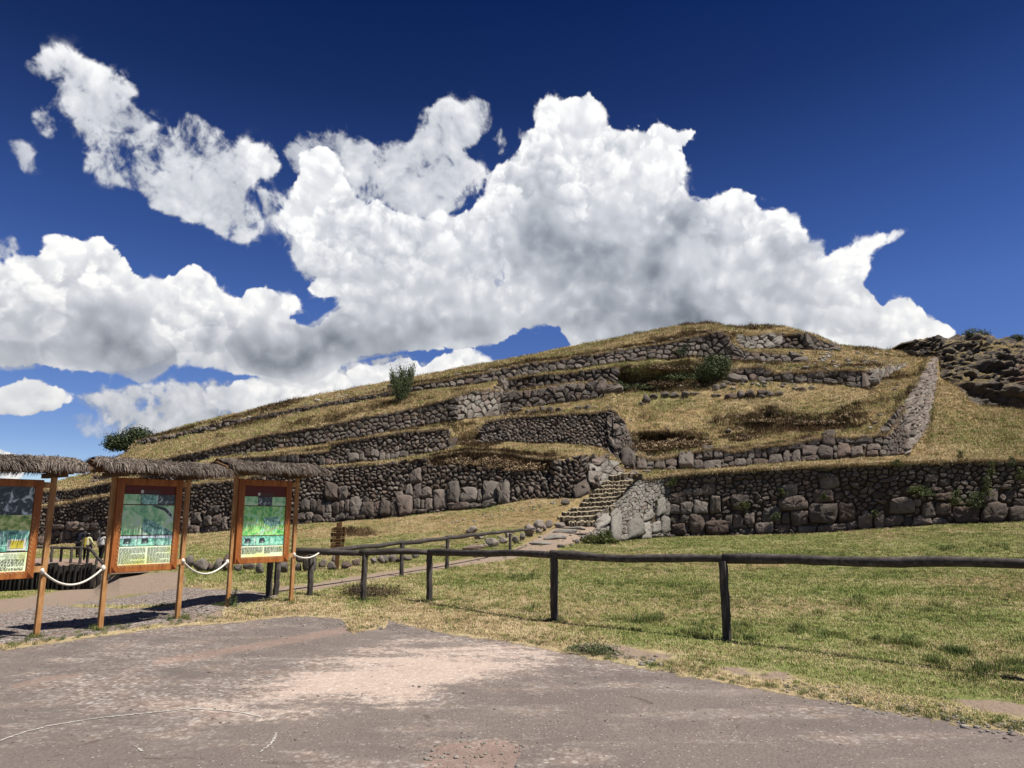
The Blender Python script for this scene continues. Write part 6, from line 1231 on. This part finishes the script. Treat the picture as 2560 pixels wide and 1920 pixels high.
# ------------------------------------------------------------------ bushes and trees
def leafmat(name,c0,c1,c2):
    m,nt,b=newmat(name,.7,.25); a=attr(nt,'tone')[0]; LK(nt,ramp(nt,a,[(0,c0),(.5,c1),(1,c2)]),b.inputs['Base Color']); b.inputs['Subsurface Weight'].default_value=0
    return m
ML1=leafmat('olive_leaves',(.035,.052,.022),(.10,.135,.048),(.23,.26,.11)); ML2=leafmat('dark_leaves',(.022,.034,.016),(.055,.082,.032),(.13,.17,.065)); ML3=leafmat('yellow_green_leaves',(.05,.075,.015),(.10,.13,.03),(.20,.20,.06)); ML4=leafmat('dry_twig_leaves',(.06,.045,.022),(.14,.10,.05),(.26,.20,.11))
ML4B=leafmat('dead_brown_scrub',(.11,.075,.04),(.28,.19,.105),(.52,.39,.23)); MLS=leafmat('straw_clump',(.25,.17,.07),(.48,.36,.18),(.7,.55,.3))
M_BARK=woodmat('bark',(.03,.022,.016),(.08,.06,.045),(.14,.11,.085))
def plant(name,label,cat,u,v,w,h,lobes,leaf,nleaf,lsz,mat,group=None,stems=6,spiky=False,seed=1,Y=None,flatc=.7):
    """w,h metres; lobes: (x,z,rx,rz) in fractions of w,h"""
    r=np.random.RandomState(seed); g=surf(u,v) if Y is None else Vector(at(u,v,Y)); th=empty(name,g,0,label,cat,group)
    V=[];Fq=[];
    for i in range(stems):
        L=lobes[i%len(lobes)]; tx,tz=(L[0]+r.normal()*L[2]*.4)*w,(L[1]+abs(r.normal())*L[3]*.35)*h; n=5; P=[(r.normal()*.03*w,r.normal()*.03*w,-.1)]
        ty=r.normal()*.15*w
        for j in range(1,n+1): t=j/n; P.append((tx*t**1.3+r.normal()*.02*w,ty*t+r.normal()*.02*w,tz*t))
        v_,f_=tube(P,[max(.006,.03*h*(1-.8*j/n)/math.sqrt(stems)*1.6) for j in range(n+1)],5); k=len(V); V+=v_; Fq+=[tuple(a+k for a in f) for f in f_]
    mesh_obj('trunk' if stems<4 else 'stems',V,Fq,M_BARK,th)
    LV=[];TN=[]
    per=np.array([l[2]*l[3] for l in lobes]); cnt=(nleaf*per/per.sum()).astype(int)
    for L,c in zip(lobes,cnt):
        cl=max(8,c//38); cc=r.normal(size=(cl,3)); cc/=np.linalg.norm(cc,axis=1)[:,None]; cc*=(r.rand(cl,1)**.45)
        cen=np.stack([L[0]*w+cc[:,0]*L[2]*w,cc[:,1]*L[2]*w*flatc,L[1]*h+cc[:,2]*L[3]*h],-1); ci=r.randint(0,cl,c)
        sp_=np.array([.22*L[2]*w,.22*L[2]*w,.24*L[3]*h]) if not spiky else np.array([.10*L[2]*w,.10*L[2]*w,.50*L[3]*h])
        p=cen[ci]+r.normal(size=(c,3))*sp_
        if spiky: p[:,0]+=(p[:,2]-cen[ci][:,2])*.22*np.sign(cen[ci][:,0]-0)
        p[:,2]=np.maximum(p[:,2],.03)
        a=r.normal(size=(c,3)); a/=np.linalg.norm(a,axis=1)[:,None]; b_=np.cross(a,r.normal(size=(c,3))); b_/=np.linalg.norm(b_,axis=1)[:,None]
        if spiky: a=a*.35+np.array([0,0,1.]); a/=np.linalg.norm(a,axis=1)[:,None]
        s=lsz*r.uniform(.6,1.4,c)[:,None]; LV.append(np.stack([p-a*s,p+b_*s*.42,p+a*s,p-b_*s*.42],1)); TN.append(np.repeat(np.clip(r.rand(c)*.6+.4*r.rand(cl)[ci],0,1),4))
    LV=np.concatenate(LV).reshape(-1,3); TN=np.concatenate(TN)
    mesh_obj('foliage' if stems>=4 else 'crown',LV,np.arange(len(LV)).reshape(-1,4),mat,th,attrs={'tone':np.stack([TN,TN*0,TN*0],-1)})
    return th
plant('tree','dark round-crowned tree on the left end of the ridge against the sky','tree',322,1131,6.8,3.2,[(.12,.60,.30,.36),(-.26,.42,.22,.30),(-.08,.30,.30,.20),(-.36,.26,.12,.14),(.33,.46,.12,.22)],'leaf',12000,.13,ML2,stems=3,seed=3,Y=93)
plant('bush','upright feathery green bush leaning on the terrace left of the sunlit corner','bush',1003,1004,2.9,3.3,[(-.12,.40,.26,.34),(.12,.45,.26,.34),(.30,.78,.13,.24),(-.28,.66,.12,.20),(.02,.75,.14,.20),(-.02,.2,.25,.2)],'leaf',12000,.07,ML1,stems=12,spiky=True,seed=4,flatc=.9)
plant('bush','big dark shrub in the hollow below the summit walls','bush',1788,952,3.4,2.5,[(0,.45,.40,.38),(-.2,.3,.3,.28),(.22,.62,.22,.26),(-.1,.75,.2,.2)],'leaf',9000,.07,ML1,stems=7,seed=5,Y=62.5)
plant('bush','small dark shrub growing on the face of the summit wall','bush',1704,891,1.9,1.15,[(0,.4,.45,.42),(.2,.7,.2,.3)],'leaf',2500,.05,ML2,stems=5,seed=6)
plant('bush','olive shrub at the right end of the tiered wall','bush',1553,968,1.1,2.1,[(0,.45,.4,.42),(.15,.8,.25,.2)],'leaf',3000,.05,ML1,stems=5,seed=7)
plant('bush','low reddish twiggy tuft on the saddle of the summit','bush',1884,824,1.3,.5,[(0,.4,.45,.4)],'leaf',700,.05,ML4,stems=6,seed=8)
plant('bush','bare twigs and a low bush on the skyline left of the summit','bush',1590,836,1.5,.7,[(.1,.25,.4,.25)],'leaf',500,.04,ML4,stems=9,seed=9)
plant('bush','rounded bush on top of the rock outcrop, leftmost of the two','bush',2440,842,2.6,1.1,[(0,.4,.4,.4),(.3,.3,.3,.3),(-.3,.25,.25,.25)],'leaf',2600,.06,ML1,stems=6,seed=10,Y=76)
plant('bush','small bush on top of the rock outcrop at the right picture edge','bush',2543,852,1.6,.8,[(0,.4,.4,.4),(.2,.3,.3,.3)],'leaf',1500,.06,ML1,stems=6,seed=11,Y=73)
plant('weed','small dark weed at the foot of the right board\'s left post','weed',580,1517,.30,.34,[(0,.3,.3,.3),(.1,.6,.15,.3),(-.2,.3,.1,.2)],'leaf',500,.012,ML2,stems=7,seed=12)
plant('weed','grey-green shrub with pale flowers at the edge of the tarmac','weed',1482,1634,.62,.16,[(0,.4,.45,.4),(.3,.3,.2,.3),(-.3,.35,.2,.3)],'leaf',2200,.010,ML1,stems=14,seed=13)
plant('weed','dark prickly scrub at the foot of the fence post near the path','weed',936,1490,1.3,.30,[(0,.35,.45,.4),(-.3,.4,.2,.4)],'leaf',3200,.020,ML4,stems=14,seed=14)
plant('weed','bright weeds at the foot of the sunlit flank wall beside the path','weed',1500,1362,1.7,.75,[(0,.35,.35,.35),(.15,.6,.15,.3),(-.3,.25,.2,.25),(.35,.2,.2,.2)],'leaf',3000,.045,ML3,stems=10,seed=15)
ws=[(2385,1262,.9,.8),(2440,1270,1.3,.9),(2470,1240,.8,1.0),(2480,1190,.5,.8),(2400,1150,.5,.5),(2240,1165,.9,.35),(2290,1235,1.1,.45),(1680,1215,.7,.5),(1860,1270,.8,.4),(1940,1300,.7,.4),(2060,1250,.4,.4),(2550,1200,.6,.7),(2530,1165,.6,.5),(2320,1240,.9,.4),(1640,1265,.35,.4),(2185,1290,.5,.35),(1955,1235,.6,.3)]
for i,(u,v,w,h) in enumerate(sorted(ws)):
    p=surf(u,v); plant('wall_weed','green weeds in the joints of the right retaining wall, %s tuft from the left'%ORD[i],'weed',u,v,w,h,[(0,.3,.4,.4),(.1,.7,.3,.3)],'leaf',int(900*w),.035,ML3 if i%3 else ML1,'weeds on the right retaining wall',stems=5,seed=30+i,Y=p.y-.32,flatc=.35)
scr=[(1600,978,4.5,1.2,1),(1660,968,5,1.6,0),(1720,950,4,1.6,1),(1562,985,2.2,1.8,1),(1690,925,4.5,1.3,0),(1630,930,4.0,.9,0),(1620,1122,4,1.1,0),(1680,1128,4.5,1.2,0),(1735,1118,3.5,1.0,0),(1850,1100,3,.8,0),(1900,1060,3,.8,0),(1975,1052,4,.8,0),(2050,1062,4,.9,0),(1150,1160,3,1.1,0),(1210,1160,3.5,1.2,0),(1270,1166,3,.9,0),(1330,1176,3.5,.8,0),(1190,1108,4,.8,0),(2150,1060,2.2,1.1,2),(2120,1045,2,.8,0),(1545,935,1.6,1.2,1)]
scr.sort(); cn=[0,0,0]
for i,(u,v,w,h,k_) in enumerate(scr):
    cn[k_]+=1
    plant('scrub',('low brown scrub on the eroded banks, %s clump from the left'%ORD[cn[0]-1],'low olive scrub in the hollow below the summit, %s clump from the left'%ORD[cn[1]-1],'pale straw clump beside the steep sunlit wall')[k_],'scrub',u+random.uniform(-12,12),v+random.uniform(-5,5),w*random.uniform(.7,1.1),h*random.uniform(.45,.95),[(0,.25,.4,.35),(-.25,.2,.25,.3),(.27,.3,.2,.3),(.1,.6,.15,.25)],'leaf',int(520*w),.075,(ML4B,ML1,MLS)[k_],('brown scrub on the eroded banks','olive scrub in the hollow',None)[k_],stems=6,seed=60+i,spiky=(k_==2),flatc=.5)
# ------------------------------------------------------------------ grass
def tuft(name,n,h,spread,w,bend,mat,seed):
    r=np.random.RandomState(seed); V=[];Fq=[]
    for i in range(n):
        a=r.rand()*6.283; rr=spread*math.sqrt(r.rand()); x,y=rr*math.cos(a),rr*math.sin(a); hh=h*r.uniform(.45,1.15); b_=bend*r.uniform(.3,1.3); d=r.rand()*6.283
        dx,dy=math.cos(d),math.sin(d); px_,py_=-dy*w/2,dx*w/2; k=len(V)
        V+=[(x-px_,y-py_,-.01),(x+px_,y+py_,-.01),(x+dx*b_*hh*.35+px_*.8,y+dy*b_*hh*.35+py_*.8,hh*.6),(x+dx*b_*hh*.35-px_*.8,y+dy*b_*hh*.35-py_*.8,hh*.6),(x+dx*b_*hh,y+dy*b_*hh,hh*(1-.25*b_))]
        Fq+=[(k,k+1,k+2,k+3),(k+3,k+2,k+4)]
    me=bpy.data.meshes.new(name); me.from_pydata(V,[],Fq); me.materials.append(mat); return bpy.data.objects.new(name,me)
def scatter(name,pts,scl,tufts,seed):
    col=bpy.data.collections.new(name+'_tufts')
    for t in tufts: col.objects.link(t)
    me=bpy.data.meshes.new(name); me.vertices.add(len(pts)); me.vertices.foreach_set('co',np.asarray(pts,np.float32).ravel())
    a=me.attributes.new('sc','FLOAT','POINT'); a.data.foreach_set('value',np.asarray(scl,np.float32))
    o=bpy.data.objects.new(name,me); COL.objects.link(o); o['kind']='stuff'
    ng=bpy.data.node_groups.new(name,'GeometryNodeTree'); ng.interface.new_socket('Geometry',in_out='INPUT',socket_type='NodeSocketGeometry'); ng.interface.new_socket('Geometry',in_out='OUTPUT',socket_type='NodeSocketGeometry')
    gi=ng.nodes.new('NodeGroupInput'); go=ng.nodes.new('NodeGroupOutput'); ci=ng.nodes.new('GeometryNodeCollectionInfo'); ci.inputs[0].default_value=col; ci.inputs[1].default_value=True; ci.inputs[2].default_value=True
    ip=ng.nodes.new('GeometryNodeInstanceOnPoints'); ip.inputs['Pick Instance'].default_value=True
    rv=ng.nodes.new('FunctionNodeRandomValue'); rv.data_type='FLOAT_VECTOR'; rv.inputs[0].default_value=(-.15,-.15,0); rv.inputs[1].default_value=(.15,.15,6.283); rv.inputs['Seed'].default_value=seed
    na=ng.nodes.new('GeometryNodeInputNamedAttribute'); na.data_type='FLOAT'; na.inputs[0].default_value='sc'
    L=ng.links.new; L(gi.outputs[0],ip.inputs['Points']); L(ci.outputs[0],ip.inputs['Instance']); L(rv.outputs[0],ip.inputs['Rotation']); L(na.outputs[0],ip.inputs['Scale']); L(ip.outputs[0],go.inputs[0])
    o.modifiers.new('scatter','NODES').node_group=ng; return o
GA=G[:-1,:-1]; e1=G[:-1,1:]-GA; e2=G[1:,:-1]-GA; area=np.linalg.norm(np.cross(e1,e2),axis=-1)
c_=lambda A:(A[:-1,:-1]+A[1:,1:])/2
cu_,cv_,cr=c_(UU),c_(VV),((rowpos[:-1]+rowpos[1:])/2)[:,None]; cg,cy=c_(GRASSOK),GA[...,1]
dvv=VV[:-1,:-1]-VV[1:,:-1]
# ragged plant line on the tarmac edge: follow the same noise the ground material uses only roughly
vis=(cu_>-420)&(cu_<3050)&(cr<len(ROWS)-.9)&(dvv>.15)&(cg>.35)
grn=np.clip(c_(green)+0*cu_,0,1); strw=c_(straw); brw=c_(brown)
def pick(wt,n,seed,push=0):
    r=np.random.RandomState(seed); w=(wt*vis).ravel(); w=w/w.sum(); i=r.choice(w.size,n,p=w); a,b_=r.rand(n,1),r.rand(n,1)
    P=GA.reshape(-1,3)[i]+e1.reshape(-1,3)[i]*a+e2.reshape(-1,3)[i]*b_; return P,r
Mm=(cr<RN['w0t']+.98)*1.0; Hh=1-Mm
TG=[tuft('short_tuft',18,.034,.085,.0050,.9,M_GG,i) for i in range(4)]; TD=[tuft('dry_tuft',18,.030,.09,.0046,1.5,M_GD,10+i) for i in range(4)]; TR=[tuft('rank_tuft',46,.15,.12,.006,.85,M_GR,20+i) for i in range(2)]
P,r=pick(area*cg*(.15+1.2*grn)*Mm/cy**1.25,62000,1); scatter('meadow_grass',P,(np.clip(P[:,1]/9,.8,9)**.55)*r.uniform(.6,1.35,len(P)),TG,1)
P,r=pick(area*cg*(.55-.5*np.clip(grn,0,1)+.9*strw)*Mm/cy**1.25,44000,2); scatter('dry_meadow_grass',P,(np.clip(P[:,1]/9,.8,9)**.55)*r.uniform(.5,1.3,len(P)),TD,2)
P,r=pick(area*cg*(.7+.9*strw)*Hh/cy**1.2,46000,3); scatter('dry_slope_grass',P,(np.clip(P[:,1]/9,.8,12)**.62)*r.uniform(.7,1.7,len(P)),TD,3)
P,r=pick(area*cg*(.12+.9*grn+.3*brw)*Hh/cy**1.2,20000,4); scatter('green_slope_grass',P,(np.clip(P[:,1]/9,.8,12)**.62)*r.uniform(.7,1.6,len(P)),TG,4)
TB=[tuft('brown_tuft',30,.085,.10,.006,.9,M_GB,30+i) for i in range(2)]
wb=np.clip(brw-.25,0,1)*(1-c_(wallm))*(cr>4)
vis=(cu_>-260)&(cu_<2820)&(cr<len(ROWS)-.9)&(dvv>.1)
P,r=pick(area*wb/cy**1.1,9000,5); scatter('brown_weeds',P,(np.clip(P[:,1]/9,.8,12)**.6)*r.uniform(.5,1.5,len(P)),TB,5)
# rank clumps along the fence and out in the meadow
r=np.random.RandomState(6); CL=[(475,350),(610,335),(600,345),(640,350),(820,370),(765,400),(850,405),(1000,400),(1060,425),(1240,380),(1270,395),(1340,410),(1500,265),(1520,275),(1800,295),(1600,430),(1740,450),(1900,470),(1940,480),(2150,430),(2050,545),(2080,560),(2150,530),(2190,560),(1780,450),(1700,440),(1420,410),(1560,440),(75,165),(500,200),(730,205),(860,230),(1360,320),(1820,525),(1000,370),(2000,590),(120,300),(2060,30),(1880,40)]
pts=[];sc_=[]
for x,y in CL:
    u,v=1260+x/1.7015,1350+y/1.7015
    for _ in range(r.randint(2,9)):
        p=surf(u+r.normal()*17,v+r.normal()*4.0); pts.append(tuple(p)); sc_.append(r.uniform(.35,.95)*min(2,max(1,p.y/10)))
for _ in range(420):        # edging of the verge, posts and kerb
    u=r.uniform(-50,2560); v=np.interp(u,edge[o_,0],edge[o_,1])-abs(r.normal())*14-3; p=surf(u,v); pts.append(tuple(p)); sc_.append(r.uniform(.12,.4))
for (u,v) in ((90,1592),(249,1574),(443,1546),(569,1516),(727,1505),(1386,1553),(1819,1601),(1074,1504),(908,1502),(775,1490)):
    for _ in range(12): p=surf(u+r.normal()*12,v+r.normal()*3-1); pts.append(tuple(p)); sc_.append(r.uniform(.2,.6))
for _ in range(500): u=r.uniform(1500,1780); 
for _ in range(900):
    u=r.uniform(1100,2560); v=r.uniform(1350,1560); p=surf(u,v); pts.append(tuple(p)); sc_.append(r.uniform(.15,.45)*min(2,max(1,p.y/10)))
scatter('rank_grass_clumps',pts,sc_,TR,6)
# fringes hanging over the wall tops
fr=[];fs=[]
for row,u0,u1 in (('w0t',1610,2700),('w1t',60,1500),('w2t',100,1125),('w2t',1207,1530),('w2t',1580,2260),('w3t',242,1540),('w3n',1262,1536),('w4t',640,1990),('w3t',1812,2260),('w2b',2262,2340),('w5t',1850,2085)):
    Rr=RP[RN[row]]; L_=int((u1-u0)*2.0)
    for _ in range(L_):
        u=r.uniform(u0,u1); p=[float(np.interp(u,US,Rr[:,i])) for i in range(3)]; hang=max(0,r.normal()-.6)*.08; fr.append((p[0],p[1]-.10-abs(r.normal())*.06,p[2]+r.normal()*.03+.01-hang)); fs.append((p[1]/9)**.6*r.uniform(.5,1.7))
scatter('wall_top_grass',fr,fs,TD,9)
print('life',time.time()-T0)


# measured albedos were noted for sunlit pictures: bring them back to the real surface values
for m in bpy.data.materials:
    if not m.use_nodes: continue
    nt=m.node_tree; b=nt.nodes.get('Principled BSDF')
    if not b: continue
    s=b.inputs['Base Color']; f=.545 if m.name in ('weathered_stone','outcrop_rock') else .60
    if m.name.endswith('_print') or m.name in ('white_rope','red_brown_frame_wood','varnished_post_wood'): f=.74
    if s.is_linked: src=s.links[0].from_socket; LK(nt,mixc(nt,1.0,src,(f,f,f),'MULTIPLY'),s)
    else: s.default_value=tuple(c*f for c in s.default_value[:3])+(1,)
print('done',time.time()-T0)
